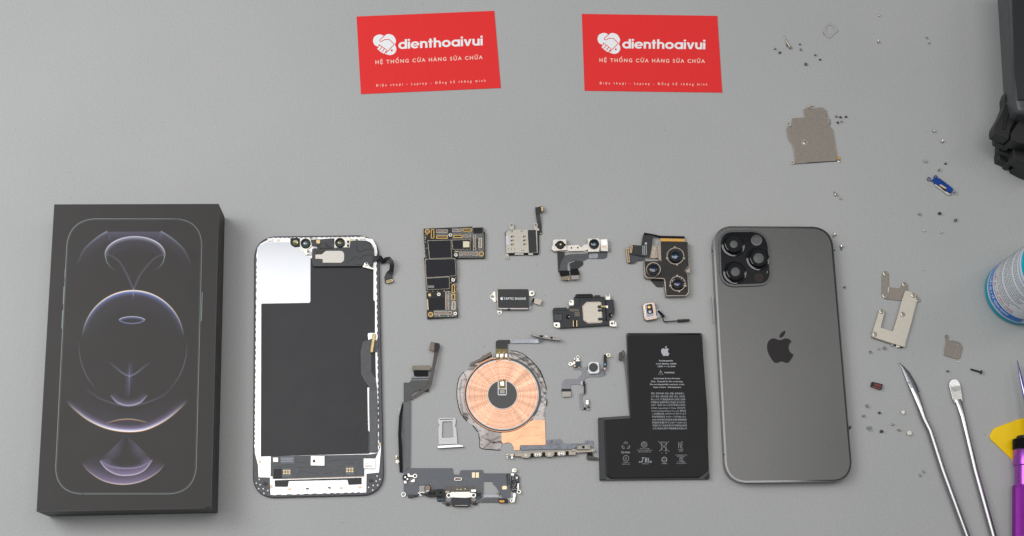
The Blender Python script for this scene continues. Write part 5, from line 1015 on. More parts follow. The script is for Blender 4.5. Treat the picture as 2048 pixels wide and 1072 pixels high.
    R(B, ((755,492),(884,615)), 1.8); R(B, ((880,492),(762,612)), 1.8); R(B, ((785,498),(852,498),(842,600),(796,600)), 1.8, True); R(B, ((790,512),(848,512)), 1.6); ring2(845, 604, 1.2, 1.4); R(B, ((792,632),(804,632)), 1.6); R(B, ((840,632),(856,632)), 1.6); R(B, ((848,624),(848,640)), 1.6)
    ring2(369, 694, 5.6, 2.2); R(B, ((358,684),(369,676),(380,684),(369,700),(369,712)), 1.8); R(B, ((355,694),(362,710)), 1.6)
    ring2(826, 710, 5.0, 3.2); R(B, ((804,700),(848,700)), 1.6); R(B, ((804,718),(848,718)), 1.6)
    R(B, ((998,500),(998,572)), 2.4); R(B, ((1046,498),(1026,500),(1020,518),(1044,522)), 2.2); R(B, ((1000,538),(1018,520),(1020,572)), 2.0); R(B, ((1046,536),(1026,540),(1026,570),(1048,572)), 2.2)
    R(B, ((1008,684),(1048,684),(1048,726),(1008,726)), 1.8, True); R(B, ((1020,692),(1036,692),(1028,708),(1036,722),(1020,722),(1028,708)), 2.0, True)
    # recognised component mark (reversed R and U)
    R(B, ((560,742),(572,690),(610,688),(596,745)), 4.0); R(B, ((556,688),(600,688)), 3.6); R(B, ((570,715),(545,745)), 3.4); R(B, ((622,690),(610,740),(630,744),(640,690)), 4.0); R(B, ((600,700),(600,735)), 3.2)
    s_.done('safety_marks', mat('mark_print', (.50, .51, .53), .6), root)
    t = MB()
    cl(B, 'Li-ion', 318, 416, 634, 4.8, bold=b_); cl(B, 'c', 524, 542, 745, 4.2, bold=.02); cl(B, 'US', 640, 676, 745, 3.4, bold=.03)
    for s, x0, x1, y in (('Distribution', 332, 410, 748), ('Apple Japan', 320, 420, 767), ('TIS 2217-2548', 532, 646, 584), ('Importer: Apple South', 502, 680, 602), ('Asia (Thailand) Ltd.', 514, 666, 622), ('MH12133', 562, 638, 764), ('R38880', 796, 858, 762), ('YU10706-', 988, 1054, 594), ('20006', 1000, 1048, 612), ('IS 16046(Part 2)/', 960, 1094, 660), ('IEC 62133-2', 978, 1072, 676), ('R-41108888', 980, 1072, 742), ('www.bis.gov.in', 968, 1088, 760)): cl(B, s, x0, x1, y, 1.7)
    M('symbol_captions', ink_g, t)
    # connector tail
    c = MB().ribbon([(*T((440,1072))[0], 1.2, 5), (*T((415,800))[0], 1.2, 4.4), (*T((390,560))[0], 1.4, 4), (*T((376,440))[0], 2.2, 3.6), (*T((368,345))[0], 3.2, 3.4), (*T((358,325))[0], 3.6, 3.4), (*T((345,330))[0], 3.4, 3.4), (*T((338,350))[0], 3.0, 3)], 4, .2).done('connector_tail', mat('tail_flex', (.10, .10, .105), .4, .1), root)
    P('tail_plug', T((310,340),(348,345),(350,400),(338,452),(300,435)), 2.0, 3.6, MATS['dark_brown_plug'], c, r=1, bev=.15)
battery()
# ================================================================== phone back
def housing():
    A = fr(1410, 440, 5.957)
    root = thing('phone_housing', 'graphite phone back housing with dark bitten-fruit emblem and three-ring camera bump', 'phone back', (1565, 710))
    rail = mat('graphite_steel_rail', (.13, .125, .13), .09, 1)
    rail2 = mat('graphite_rail_side', (.17, .165, .165), .14, 1)
    out = rnd([(1424.6,451.5,38),(1663.5,453.5,38),(1706.5,963,40),(1452,965.5,40)], 0, 14)
    # camera openings pass through the back
    holes = [(*A((343,287))[0], 8.0), (*A((640,453))[0], 10.8), (*A((363,615))[0], 9.4), (*A((615,240))[0], 7.8)]
    MB().pris(out, 0, 7.0, [circ(x, y, r + .2, 24) for x, y, r in holes]).done('rail', rail2, root, bev=1.3, seg=4)
    def ins(d):
        ce = Vector((1562, 709)); return rnd([(1424.6+d,451.5+d,38-d),(1663.5-d,453.5+d,38-d),(1706.5-d,963-d,40-d),(1452+d,965.5-d,40-d)], 0, 14)
    MB().pris(ins(1.2), 5.6, 7.25, [circ(x, y, r + .2, 24) for x, y, r in holes]).done('polished_edge', rail, root, bev=1.0, seg=5)
    gl = mat('matt_graphite_glass', (.105, .104, .101), .28, .5, (30, .03, .02), (2600, .08, .02))
    MB().pris(ins(3.9), 7.0, 7.4, [circ(x, y, r + .2, 24) for x, y, r in holes]).done('back_glass', gl, root, bev=.15)
    logo('fruit_emblem', 1560.6, 693.6, 65, 7.43, mat('dark_mirror_print', (.016, .0135, .015), .4, 0, spec=.2), root)
    bm_ = mat('bump_rim_glass', (.07, .07, .073), .18, .4)
    bump = [(A((163,118))[0] + (26,)), (A((760,118))[0] + (34,)), (A((800,775))[0] + (24,)), (A((180,800))[0] + (30,))]
    ho = [circ(x, y, r, 24) for x, y, r in holes]
    MB().pris(rnd(bump, 0, 10), 7.4, 8.7, ho).done('bump_rim', bm_, root, bev=.6, seg=4)
    plate = mat('gloss_black_bump', (.004, .004, .006), .12, 0, spec=.10)
    b2 = [(A((185,145))[0] + (22,)), (A((735,140))[0] + (30,)), (A((778,750))[0] + (20,)), (A((200,775))[0] + (26,))]
    MB().pris(rnd(b2, 0, 10), 8.7, 8.95, ho).done('camera_plate', plate, root, bev=.15)
    for k_ in range(3):
        hx, hy, hr = holes[k_]
        L = MB().lathe(hx, hy, [(23.8, 8.95), (23.8, 9.3), (23, 9.6), (21.4, 9.7), (20.6, 9.5), (19.4, 9.6), (17.8, 11.4), (17.3, 11.8), (16.4, 11.9), (15.9, 11.75)], zref=11.8, n=56); L.f = [f for f in L.f if len(f) == 4]
        o = L.done('lens_ring', mat('smoked_steel_ring', (.085, .085, .09), .08, 1), root)
        MB().pris(circ(hx, hy, 16.0, 40), 11.0, 11.76, [circ(hx, hy, hr, 32)]).done('lens_bezel', MATS['matt_black'], o)
        MB().lathe(hx, hy, [(hr + .3, 11.1), (hr + .3, 11.3), (hr * .7, 11.5), (.01, 11.5)], zref=11.4, n=28).done('grey_lens_disc', mat('grey_lens_fill', (.11, .115, .11), .3, spec=.2), o)  # opaque grey disc standing in for the open hole of the lens
    x, y = A((615, 240))[0]
    o = MB().ring(x, y, 11.4, 8.0, 8.95, 9.25, 32).done('flash_ring', chrome if False else mat('smoked_steel_ring', (.055, .055, .06), .10, 1), root, bev=.12)
    P('grey_flash_disc', circ(x + .3, y + .3, 8.0, 28), 8.96, 9.05, mat('grey_flash_fill', (.10, .105, .10), .3, spec=.2), o)  # plain grey disc closes the flash hole as well
    P('scanner_window', circ(*A((640,688))[0], 9.4, 28), 8.95, 9.0, mat('brown_scanner_glass', (.022, .013, .012), .3, spec=.2), root)
    MB().tube([(*p, 9.05, .12) for p in A((718,632),(728,640),(740,630),(744,615),(735,612))], 5).done('loose_fibre', nickel, root)
    # buttons and antenna gaps on the rail
    s1 = fr(1410, 620, 5.957); s2 = fr(1410, 800, 5.957)
    for (x, y, h) in ((1425.6, 591, 0), (1428.6, 643, 0)): pass
    P('side_button', [(1424.2, 593), (1425.6, 593), (1428.6, 644), (1427.2, 644)], 2.6, 4.6, rail, root, r=.4)
    for p in ((1448.2, 909), (1701.2, 908), (1424.6, 502), (1669.5, 500)): P('antenna_gap', rect(p[0] + (.3 if p[0] < 1500 else -.3), p[1], 3.0, 1.6), 5.8, 7.05, blackp, root)
housing()

# ================================================================== loose shields and brackets
def shields():
    a = fr(1550, 190, 6.7)
    root = thing('shield_plate', 'large brown-grey stamped metal shield plate with small silver tabs', 'metal plate', (1624, 275))
    lite = mat('pale_tab_metal', (.58, .54, .48), .35, .9)
    P('plate', a((385,185),(640,165,10),(690,210,12),(705,290),(740,330,8),(745,380,8),(725,410,6),(770,460),(835,850,10),(820,882),(440,905),(420,912),(275,922),(240,680),(175,580),(150,440),(228,420,8),(232,310),(400,298),(385,240)), .4, .9, brownmetal, root, r=.6, bev=.12)
    for pts in (((385,190),(398,290)),((225,335),(232,385),(215,420)),((152,440),(175,578),(240,670),(270,860)),((400,298),(235,312)),((775,470),(835,840))):
        MB().tube([(*p, .8, .18) for p in a(*pts)], 6).done('folded_lip', lite, root)
    P('lower_lip', a((275,915),(430,905),(830,880),(835,888),(440,915),(275,926)), .1, .5, blackp, root)
    for X, Y, r in ((190,392,4.6),(235,905,4.2)): ringp('mount_ring', *a((X, Y))[0], r, r * .5, .4, 1.0, lite, root, n=16, bev=.1)
    P('gold_tab', a((420,155),(440,130,8),(480,125),(515,130,8),(520,150),(490,148),(460,172),(430,168)), .4, 1.1, lite, root, r=1, bev=.1); P('gold_mark', rect(*a((468,142))[0], 3, 2, -15), 1.1, 1.15, gold, root)
    P('gold_tab', a((830,815),(870,820,6),(872,860),(835,862)), .4, 1.0, gold, root, r=1); MB().lathe(*a((862,888))[0], [(2.6, .1), (2.6, .5), (1.4, .7), (.01, .7)], n=12).done('round_tab', lite, root)
    x, y = a((397, 638))[0]; o = MB().ring(x, y, 5.6, 4.4, .9, 1.0, 22).done('dimple', lite, root, bev=.04); MB().lathe(x + .6, y, [(3.6, .9), (2.0, 1.2), (.01, 1.2)], n=14).done('dimple_centre', nickel, o)
    for p in a((710,315),(715,355)): P('bright_spot', rect(*p, 2, 3), .9, 1.1, lite, root, r=.6)

    a = fr(1680, 520, 4.871)
    root = thing('mounting_bracket', 'brown-grey angular bracket with raised screw eyes, partly under the silver bracket', 'bracket', (1790, 585))
    P('strap', a((408,125,30),(440,98,30),(474,125,30),(474,265),(590,275),(595,235,26),(625,205,26),(660,235,26),(662,300),(790,385,24),(775,412,24),(610,398),(435,380,20),(405,345,20)), .1, .7, brownmetal, root, r=1, bev=.12)
    P('bright_nick', a((466,265),(474,265),(474,312),(468,312)), .7, .75, lite, root)
    for X, Y in ((440, 130), (627, 235), (435, 347), (757, 386)):
        x, y = a((X, Y))[0]; o = MB().lathe(x, y, [(5.0, .7), (4.4, 1.3), (3.0, 1.4), (2.2, 1.0), (.01, 1.0)], n=20).done('screw_eye', lite, root); P('eye_hole', circ(x, y, 2.0, 12), 1.0, 1.06, brown, o)
    root = thing('mounting_bracket', 'pale silver J-shaped bracket with raised screw eyes, lying across the brown one', 'bracket', (1790, 640), z=0)
    P('strap', a((628,312,8),(640,296,6),(690,305,10),(740,350,12),(745,400),(700,600),(622,848),(545,825),(312,748,10),(308,730,6),(378,500,18),(405,475,20),(438,500,18),(398,658),(515,695),(560,550),(600,400)), 1.5, 2.1, mat('pale_silver_sheet', (.46, .43, .37), .36, .9, (350, .07, .05), (2500, .1, .03)), root, r=.5, bev=.12)
    P('side_fold', a((745,400),(750,405),(632,845),(622,848)), .2, 1.7, nickel, root); P('side_fold', a((312,748),(545,825),(543,832),(312,755)), .2, 1.7, brownmetal, root)
    P('foot', a((545,822),(590,835),(588,850),(550,852)), 0, 1.6, lite, root, r=.6, bev=.1); P('dark_notch', a((532,815),(545,820),(548,835),(535,830)), 1.4, 2.12, blackp, root); P('dark_notch', a((588,838),(610,844),(606,856),(588,850)), 1.2, 2.12, blackp, root)
    for X, Y in ((717, 343), (612, 528), (405, 500), (340, 722)):
        x, y = a((X, Y))[0]; o = MB().lathe(x, y, [(5.2, 2.1), (4.6, 2.7), (3.2, 2.8), (2.4, 2.4), (.01, 2.4)], n=20).done('screw_eye', lite, root); P('eye_hole', circ(x, y, 2.0, 12), 2.4, 2.46, brown, o)
    root = thing('cover_plate', 'small brown diamond-shaped cover plate with two ring ears', 'metal plate', (1905, 697))
    P('plate', a((1030,790),(1075,785),(1155,802),(1190,835,8),(1192,860),(1165,970,8),(1100,955),(1010,925,8),(1010,900)), .2, .8, brownmetal, root, r=1, bev=.12)
    MB().tube([(*p, .75, .16) for p in a((1075,780),(1160,798),(1180,815))], 6).done('folded_lip', lite, root); MB().tube([(*p, .6, .14) for p in a((1028,790),(1006,900),(1012,925))], 6).done('folded_lip', lite, root)
    ringp('ring_ear', *a((1040,744))[0], 3.6, 1.6, .3, .8, brownmetal, root, n=16, bev=.1); P('ear_neck', a((1030,755),(1052,755),(1058,785),(1030,792)), .2, .78, brownmetal, root); ringp('ring_ear', *a((1158,980))[0], 3.4, 2.2, .2, .6, lite, root, n=16); P('glint', circ(*a((1145,826))[0], .9, 8), .8, .9, lite, root)
    a = fr(1800, 200, 5.359)
    root = thing('blue_bracket', 'shiny dark blue metal bracket with small ring ears and a pale edge', 'bracket', (1887, 371))
    bl = mat('blue_anodised_metal', (.015, .06, .30), .28, .8, (500, .2, .06))
    P('blue_body', a((350,850,8),(375,830),(430,840),(568,945),(570,970,6),(540,1002),(385,900)), .3, 2.4, bl, root, r=1, bev=.2); P('pale_edge', a((378,895),(385,895),(540,1005),(530,1020),(505,1010),(385,920)), .1, 1.8, mat('cream_edge_metal', (.62, .58, .52), .4, .7), root, r=.6, bev=.1)
    ringp('ring_ear', *a((383,825))[0], 3.8, 2.2, 1.2, 2.0, bl, root, n=18, bev=.1); ringp('ring_ear', *a((311,845))[0], 4.0, 2.6, .6, 1.3, mat('blue_grey_metal', (.16, .20, .34), .3, .9), root, n=18, bev=.1); P('ear_link', a((325,855),(345,858),(345,868),(328,868)), .6, 1.2, MATS['blue_grey_metal'], root)
    ringp('ring_ear', *a((598,994))[0], 3.8, 2.4, .2, .7, mat('lilac_grey_metal', (.36, .35, .40), .35, .8), root, n=18); P('ear_link', a((570,975),(590,985),(585,1000),(562,990)), .2, .7, MATS['lilac_grey_metal'], root)
    P('glint_strip', a((420,910),(440,905),(498,940),(495,952),(470,945)), 2.4, 2.6, palegold, root, r=.6); P('dark_cut', a((430,925),(490,955),(505,985),(470,965)), 2.4, 2.43, blackp, root)
    a = fr(1530, 0, 7.146)
    root = thing('clear_sticker', 'translucent diamond sticker with a round hole, nearly the grey of the mat', 'sticker', (1659, 60))
    cl = mat('frosted_film', (.45, .44, .44), .35, alpha=.75)
    P('film', a((810,420),(865,360),(920,305),(950,330),(985,350),(1050,440),(975,500),(925,555,6),(870,520)), .1, .5, cl, root, r=1, holes=[circ(*a((927,415))[0], 8.2, 20)])
    MB().tube([(*p, .35, .16) for p in a((825,470),(860,505),(920,548),(975,495),(1048,438))], 6).done('lifted_edge', mat('grey_film_edge', (.16, .16, .155), .5), root)
    root = thing('metal_peg', 'slim rosy metal peg beside the loose screws near the top edge', 'peg', (1577, 84))
    MB().tube([(*p, r, r * .9) for p, r in zip(a((262,500),(300,580),(345,660),(365,688)), (.35, .55, .8, .85))], 8).done('shaft', mat('rosy_metal', (.42, .36, .31), .35, .8), root); MB().tube([(*p, .8, .9) for p in a((350,672),(372,690))], 8).done('foot', brown, root); MB().tube([(*p, .7, .25) for p in a((305,625),(322,668))], 6).done('dark_groove', blackp, root)
    a = fr(1690, 700, 3.83)
    root = thing('small_connector', 'tiny dark red and black block connector near the pry tool tip', 'connector', (1753, 771))
    P('block', a((208,242),(292,262),(278,304),(200,278)), 0, 2.2, blackp, root, r=1, bev=.2)
    for q in (((222,255),(280,270),(276,276),(220,261)),((212,278),(268,294),(266,299),(210,283))): P('red_contacts', a(*q), 2.2, 2.4, mat('dark_red_contact', (.30, .05, .03), .4, .3), root)
    P('centre_slot', a((222,266),(278,282),(275,288),(219,272)), 2.2, 2.3, nickel if False else mat('dull_red_slot', (.12, .05, .045), .4), root)
shields()

# ================================================================== screws
def screws():
    hd = mat('screw_steel', (.62, .60, .56), .22, 1, (2500, .25, .08)); dk = mat('dark_screw_steel', (.17, .165, .16), .35, .9, (2500, .25, .08)); blu = mat('blue_threadlock', (.05, .16, .26), .5, .2); bk = mat('black_screw_coat', (.015, .015, .018), .4)
    G = 'loose screws scattered on the mat'
    def screw(px, py, ang, ln, hr, m, label, upright=False, tip=None):
        # ang: direction the shaft points, in degrees on the mat; ln shaft mm; hr head radius mm
        n = 12; v = []; f = []; base = W(px, py, 0); base.z = 0
        prof = [(.0, hr * .45), (.0, hr), (.35 * hr + .15, hr), (.55 * hr + .2, hr * .45)]
        sr = hr * .45; k = max(2, int(ln / .35)); z0 = prof[-1][0]
        for i in range(k): prof += [(z0 + ln * (i + .5) / k, sr * 1.0), (z0 + ln * (i + 1) / k, sr * .8)]
        if upright: Z = Vector((0, 0, -1)); X = Vector((1, 0, 0)); org = base + Vector((0, 0, (prof[-1][0]) * .001)); 
        else:
            tilt = math.asin(min(.9, (hr - sr) / max(.6, ln + z0))); Z = Vector((math.cos(math.radians(ang)) * math.cos(tilt), math.sin(math.radians(ang)) * math.cos(tilt), -math.sin(tilt))); X = Vector((-math.sin(math.radians(ang)), math.cos(math.radians(ang)), 0)); org = base + Vector((0, 0, hr * .001))
        Y = Z.cross(X)
        for t, r in prof:
            for i in range(n):
                a_ = 2 * math.pi * i / n; v.append(org + Z * (t * .001) + (X * math.cos(a_) + Y * math.sin(a_)) * (r * .001))
        for j in range(len(prof) - 1):
            for i in range(n): q, w = j * n + i, j * n + (i + 1) % n; f.append((q, w, w + n, q + n))
        f.append(tuple(range(n))); f.append(tuple((len(prof) - 1) * n + i for i in range(n)))
        zs = min(p.z for p in v)
        for p in v: p.z -= zs
        o = finish('screw', v, f, m, None, smooth=40)
        if tip and len(o.data.polygons):
            o.data.materials.append(tip)
            for p_ in o.data.polygons:
                if all(o.data.vertices[i].index >= 6 * n for i in p_.vertices): p_.material_index = 1
        tag(o, label, 'screw', G)
    S = fr(1530, 0, 7.146)
    def at(f, x, y): return f((x, y))[0]
    L = [
     (at(S,148,702),200,.7,.8,dk,'smallest dark screw, just left of the rosy peg and above a brown one'),
     (at(S,212,765),120,.8,1.0,dk,'brownish screw lying left below the rosy metal peg'),
     (at(S,490,640),20,.5,.7,dk,'tiny dull screw right of the rosy peg, above a ring-like one'),
     (at(S,505,715),0,.5,.9,hd,'ring-like upright screw head right of the rosy peg',1),
     (at(S,577,925),30,.6,1.1,dk,'grey upright screw head, lowest of the loose bits by the rosy peg',1),
     (at(S,723,790),200,.6,.9,dk,'very dark screw, upper of the pair below the clear sticker'),
     (at(S,780,862),60,.6,.8,dk,'dark screw, lower of the pair below the clear sticker'),
     (at(S,1632,232),150,.7,.9,hd,'silver screw nearest the top edge, right of the clear sticker'),
     (at(S,1617,620),82,1.9,1.0,hd,'long silver screw pointing away, right of the clear sticker'),
    ]
    S = fr(1550, 190, 6.7)
    L += [(at(S,825,298),140,.7,.9,dk,'dark screw nearest the upper right side of the shield plate'),
     (at(S,870,308),60,.7,.9,dk,'dark screw in the middle of the cluster beside the shield plate'),
     (at(S,948,305),100,.7,.9,dk,'dark screw, outermost of the cluster beside the shield plate'),
     (at(S,832,378),30,.6,.9,dk,'dark screw lowest in the cluster beside the shield plate'),
     (at(S,876,362),10,.8,.8,hd,'only bright screw in the cluster beside the shield plate')]
    S = fr(1740, 0, 4.873)
    L += [(at(S,546,376),40,.6,.9,hd,'bright screw head alone near the top, upper of two left of the black clamp'),
     (at(S,572,430),100,1.2,.9,hd,'dull screw just under a bright one, left of the black clamp arm')]
    S = fr(1800, 200, 5.359)
    L += [(at(S,368,340),165,1.0,1.2,hd,'bright blunt screw with blue tip, upper of two above the blue bracket'),
     (at(S,452,440),235,1.2,1.2,hd,'bright screw lying aslant, lower of two above the blue bracket'),
     (at(S,266,660),0,.6,1.2,hd,'round bright screw head standing left above the blue bracket',1),
     (at(S,484,690),90,.5,.9,dk,'small grey screw head right above the blue bracket'),
     (at(S,408,750),-40,1.3,1.1,hd,'stubby yellowish screw closest above the blue bracket')]
    S = fr(1640, 370, 6.827)
    L += [(at(S,213,148),112,2.2,1.3,hd,'grey screw with its shaft pointing up, below the shield plate'),
     (at(S,276,188),90,.4,.9,hd,'tiny bright screw touching the screw below the shield plate',1),
     (at(S,1345,412),45,1.6,1.0,hd,'bright screw with thin dark shaft, below the blue bracket on the left'),
     (at(S,1625,402),80,.7,1.3,dk,'speckled screw head below the blue bracket, in the middle'),
     (at(S,1850,494),130,.8,1.3,dk,'darkest blunt screw, farthest right below the blue bracket'),
     (at(S,1411,624),0,.5,.9,hd,'small pale screw head below the thin-shafted one',1),
     (at(S,1656,645),205,1.6,.8,hd,'thin pale screw with its shaft pointing left, lower middle group'),
     (at(S,200,672),235,2.0,1.2,hd,'bright cone screw leaning against the phone housing corner'),
     (at(S,287,835),262,2.2,1.3,hd,'bright screw with blue tip right of the phone housing corner')]
    S = fr(1680, 520, 4.871)
    L += [(at(S,47,268),180,.5,.9,dk,'lone greenish grey screw right of the phone housing, level with its bump'),
     (at(S,508,832),200,.6,.9,hd,'bright screw touching the foot of the silver J bracket'),
     (at(S,377,863),180,.7,.8,hd,'yellowish screw below the silver J bracket, left of a round grey one'),
     (at(S,430,860),0,.6,1.1,dk,'round dark grey screw head below the silver J bracket',1),
     (at(S,290,900),0,.5,.9,hd,'pale screw farthest left below the silver J bracket')]
    S = fr(1690, 700, 3.83)
    L += [(at(S,188,18),90,.5,.8,hd,'tiny glinting screw just above the dark red connector'),
     (at(S,790,163),180,.9,.9,dk,'small grey screw above the flat-tipped pry tool'),
     (at(S,160,432),20,.7,1.2,hd,'round bright screw below the dark red connector'),
     (at(S,136,502),-60,.9,1.0,hd,'pointed screw just right of the phone housing, below a round one'),
     (at(S,260,487),80,.6,1.0,dk,'blue-tipped dark screw below the dark red connector'),
     (at(S,440,479),0,.5,1.3,hd,'flat bright screw head nearest the bent pry tool',1),
     (at(S,40,598),150,.7,1.2,dk,'dark brown screw touching the right edge of the phone housing'),
     (at(S,172,606),35,1.7,1.5,hd,'largest silver screw with blue thread tip, right of the phone housing'),
     (at(S,276,630),90,.6,1.3,dk,'olive grey screw head between the largest screw and a blue-tipped one'),
     (at(S,362,577),110,.7,1.1,hd,'bright blue-tipped screw, upper one of the diagonal row of three'),
     (at(S,408,618),70,.6,1.2,hd,'bright screw in the middle of the diagonal row of three'),
     (at(S,487,638),0,.6,1.6,hd,'large round screw head ending the diagonal row of three',1),
     (at(S,591,932),0,.5,1.0,hd,'upper of two small screws near the bottom beside the bent tool'),
     (at(S,567,960),0,.4,.9,hd,'lower of two small screws near the bottom beside the bent tool')]
    for q in L:
        (px, py), ang, ln, hr, m, lab = q[:6]; screw(px, py, ang, ln * .9, hr * .92, m, lab, len(q) > 6, blu if 'blue' in lab and ('tip' in lab) else None)
    T = fr(1928, 700, 2.883)
    screw(*T((98,131))[0], 163, 6.2, 1.35, bk, 'long thin black screw lying between the pry tool and the purple tweezers')
screws()

# ================================================================== tools
def tools():
    S = fr(1690, 700, 3.83)
    st = mat('brushed_tool_steel', (.40, .39, .40), .20, 1); blade = mat('grey_blade_steel', (.22, .22, .23), .30, 1, (300, .15, .08))
    root = thing('pry_tool', 'slim steel pry tool with a curved pointed blade, the left one of two', 'tool', (1860, 900))
    c = [(410,98,.3,.35,.4),(440,130,.6,1.0,.35),(470,175,1.0,1.9,.3),(495,225,1.4,2.4,.3),(520,280,1.8,2.7,.35),(540,330,2.0,2.7,.5)]
    MB().tube([(*S((x, y))[0], z, r, f) for x, y, z, r, f in c], 14).done('blade', blade, root)
    MB().tube([(*S((520,290))[0], 2.0, 2.2, .4), (*S((545,350))[0], 2.1, 2.4, .6), (*S((575,440))[0], 2.3, 2.1, .9), (*S((605,530))[0], 2.4, 1.9, 1), (*S((650,620))[0], 2.4, 1.95, 1), (1885, 940, 2.4, 2.1, 1), (1958, 1140, 2.4, 2.3, 1)], 20).done('handle_rod', st, root)
    P('blade_mark', S((480,245),(505,252),(520,268),(500,262),(495,272),(490,258)), 2.05, 2.25, blackp, root)
    root = thing('pry_tool', 'slim steel pry tool with a flat rounded tip, the right one of two', 'tool', (1940, 920))
    MB().pris(rnd(S((795,255,20),(810,225,16),(855,222,16),(878,250,16),(888,275),(905,390),(840,412),(822,370),(800,280)), 0), 1.5, 2.3).done('flat_tip', mat('bright_blade_steel', (.46, .455, .44), .30, 1, (500, .12, .1)), root, bev=.3)
    P('glassy_end', S((797,258,18),(812,228,16),(855,224,16),(876,250,16),(882,270),(800,278)), 2.3, 2.42, mat('clear_gel', (.55, .56, .56), .15, .3, (1500, .3), coat=1), root); P('worn_patch', S((808,290),(884,275),(888,300),(850,318),(815,310)), 2.3, 2.34, mat('worn_grey', (.45, .44, .42), .5, .6, (1200, .4)), root)
    MB().tube([(*S((866,380))[0], 1.9, 2.3, .35), (*S((880,430))[0], 2.1, 2.1, .6), (*S((900,510))[0], 2.3, 1.9, .9), (*S((930,640))[0], 2.4, 1.9, 1), (1950, 940, 2.4, 2.05, 1), (2008, 1150, 2.4, 2.2, 1)], 20).done('handle_rod', st, root)
    # pick
    root = thing('opening_pick', 'yellow plastic triangular opening pick beneath the purple screwdriver', 'pick', (2030, 885))
    T = fr(1928, 700, 2.883)
    ye = mat('yellow_plastic', (.90, .58, .0), .38, 0, (60, .05), spec=.3); pts = T((150,490,16),(175,450,16),(345,388,30)) + [(2120, 850, 14), (2110, 930, 16), (2070, 985, 16)] + T((280,632,14),(152,512,14))
    pk = P('pick_body', pts, .05, 1.3, ye, root, bev=.35)
    MB().tube([(*p, 1.3, .14, .5) for p in [(2047 + 36 * math.cos(math.radians(q)), 876 + 30 * math.sin(math.radians(q))) for q in range(120, 300, 10)]], 6).done('thumb_groove', ye, pk); MB().tube([(*p, 1.3, .12, .5) for p in catmull(T((160,455),(185,490),(205,540),(215,575)), 4, False)], 6).done('bevel_line', ye, pk)
    # screwdriver: axis runs down the frame's right edge
    root = thing('screwdriver', 'purple knurled screwdriver with a black ring, resting on the yellow pick', 'screwdriver', (2052, 980))
    pu = mat('purple_anodised', (.40, .09, .50), .28, .7, (500, .06, .04)); kn = bpy.data.materials.new('purple_knurl'); kn.use_nodes = True; nt = kn.node_tree; b = nt.nodes['Principled BSDF']; b.inputs['Base Color'].default_value = (.46, .13, .52, 1); b.inputs['Metallic'].default_value = .85; b.inputs['Roughness'].default_value = .2
    z = 6.6; X = 2053
    a0, a1 = W(X, 890, z), W(X, 1200, z); ax = (a1 - a0).normalized(); sd = ax.cross(Vector((0, 0, 1))).normalized()
    def spin(name, prof, m, n=40, knurl=None):   # prof: (pixel row, radius mm)
        v = []; f = []
        for j, (py, r) in enumerate(prof):
            c_ = W(X, py, z)
            for i in range(n):
                t = 2 * math.pi * i / n; rr = r + (knurl if knurl and (i + j) % 2 else 0); v.append(c_ + (sd * math.cos(t) + Vector((0, 0, 1)) * math.sin(t)) * (rr * .001))
        for j in range(len(prof) - 1):
            for i in range(n):
                q, w = j * n + i, j * n + (i + 1) % n
                if knurl:
                    if (i + j) % 2: f += [(q, w, q + n), (w, w + n, q + n)]
                    else: f += [(q, w, w + n), (q, w + n, q + n)]
                else: f.append((q, w, w + n, q + n))
        f += [tuple(range(n)), tuple((len(prof) - 1) * n + i for i in range(n))]
        return finish(name, v, f, m, root, smooth=30)
    spin('black_ring_nut', [(877, 5.6), (879, 6.6)] + [(881 + k * 1.25, 8.0) for k in range(16)] + [(902, 7.4)], mat('black_knurled_metal', (.02, .02, .022), .3, .5), 56, .45)
    spin('ring_collar', [(873, 5.4), (875, 6.0), (878, 6.0)], blackp)
    spin('purple_collar', [(902, 7.7), (904, 8.0), (932, 8.0), (934, 7.4)], pu)
    spin('purple_neck', [(934, 7.1), (972, 7.1)], pu)
    spin('knurled_grip', [(972, 7.6), (974, 8.2)] + [(975 + k * 2.6, 8.4) for k in range(52)], kn, 40, -.9)
    # pointed tweezers: only the tip reaches into the frame, well above the mat
    root = thing('pointed_tweezers', 'purple tipped pointed tweezers entering from the right edge above the pick', 'tweezers', (2060, 790))
    MB().tube([(2034.4, 721, 8, .25), (2038, 738, 9, .75), (2043, 762, 10, 1.15), (2050, 790, 11, 1.5), (2064, 850, 13, 2.0), (2100, 960, 14, 3.0)], 16).done('tweezer_arm', mat('violet_steel', (.40, .36, .62), .16, 1), root)
    MB().tube([(2050, 730, 5, .35), (2056, 770, 6, .8), (2068, 850, 9, 1.8), (2100, 960, 12, 3.0)], 12).done('tweezer_arm', MATS['violet_steel'], root)
tools()

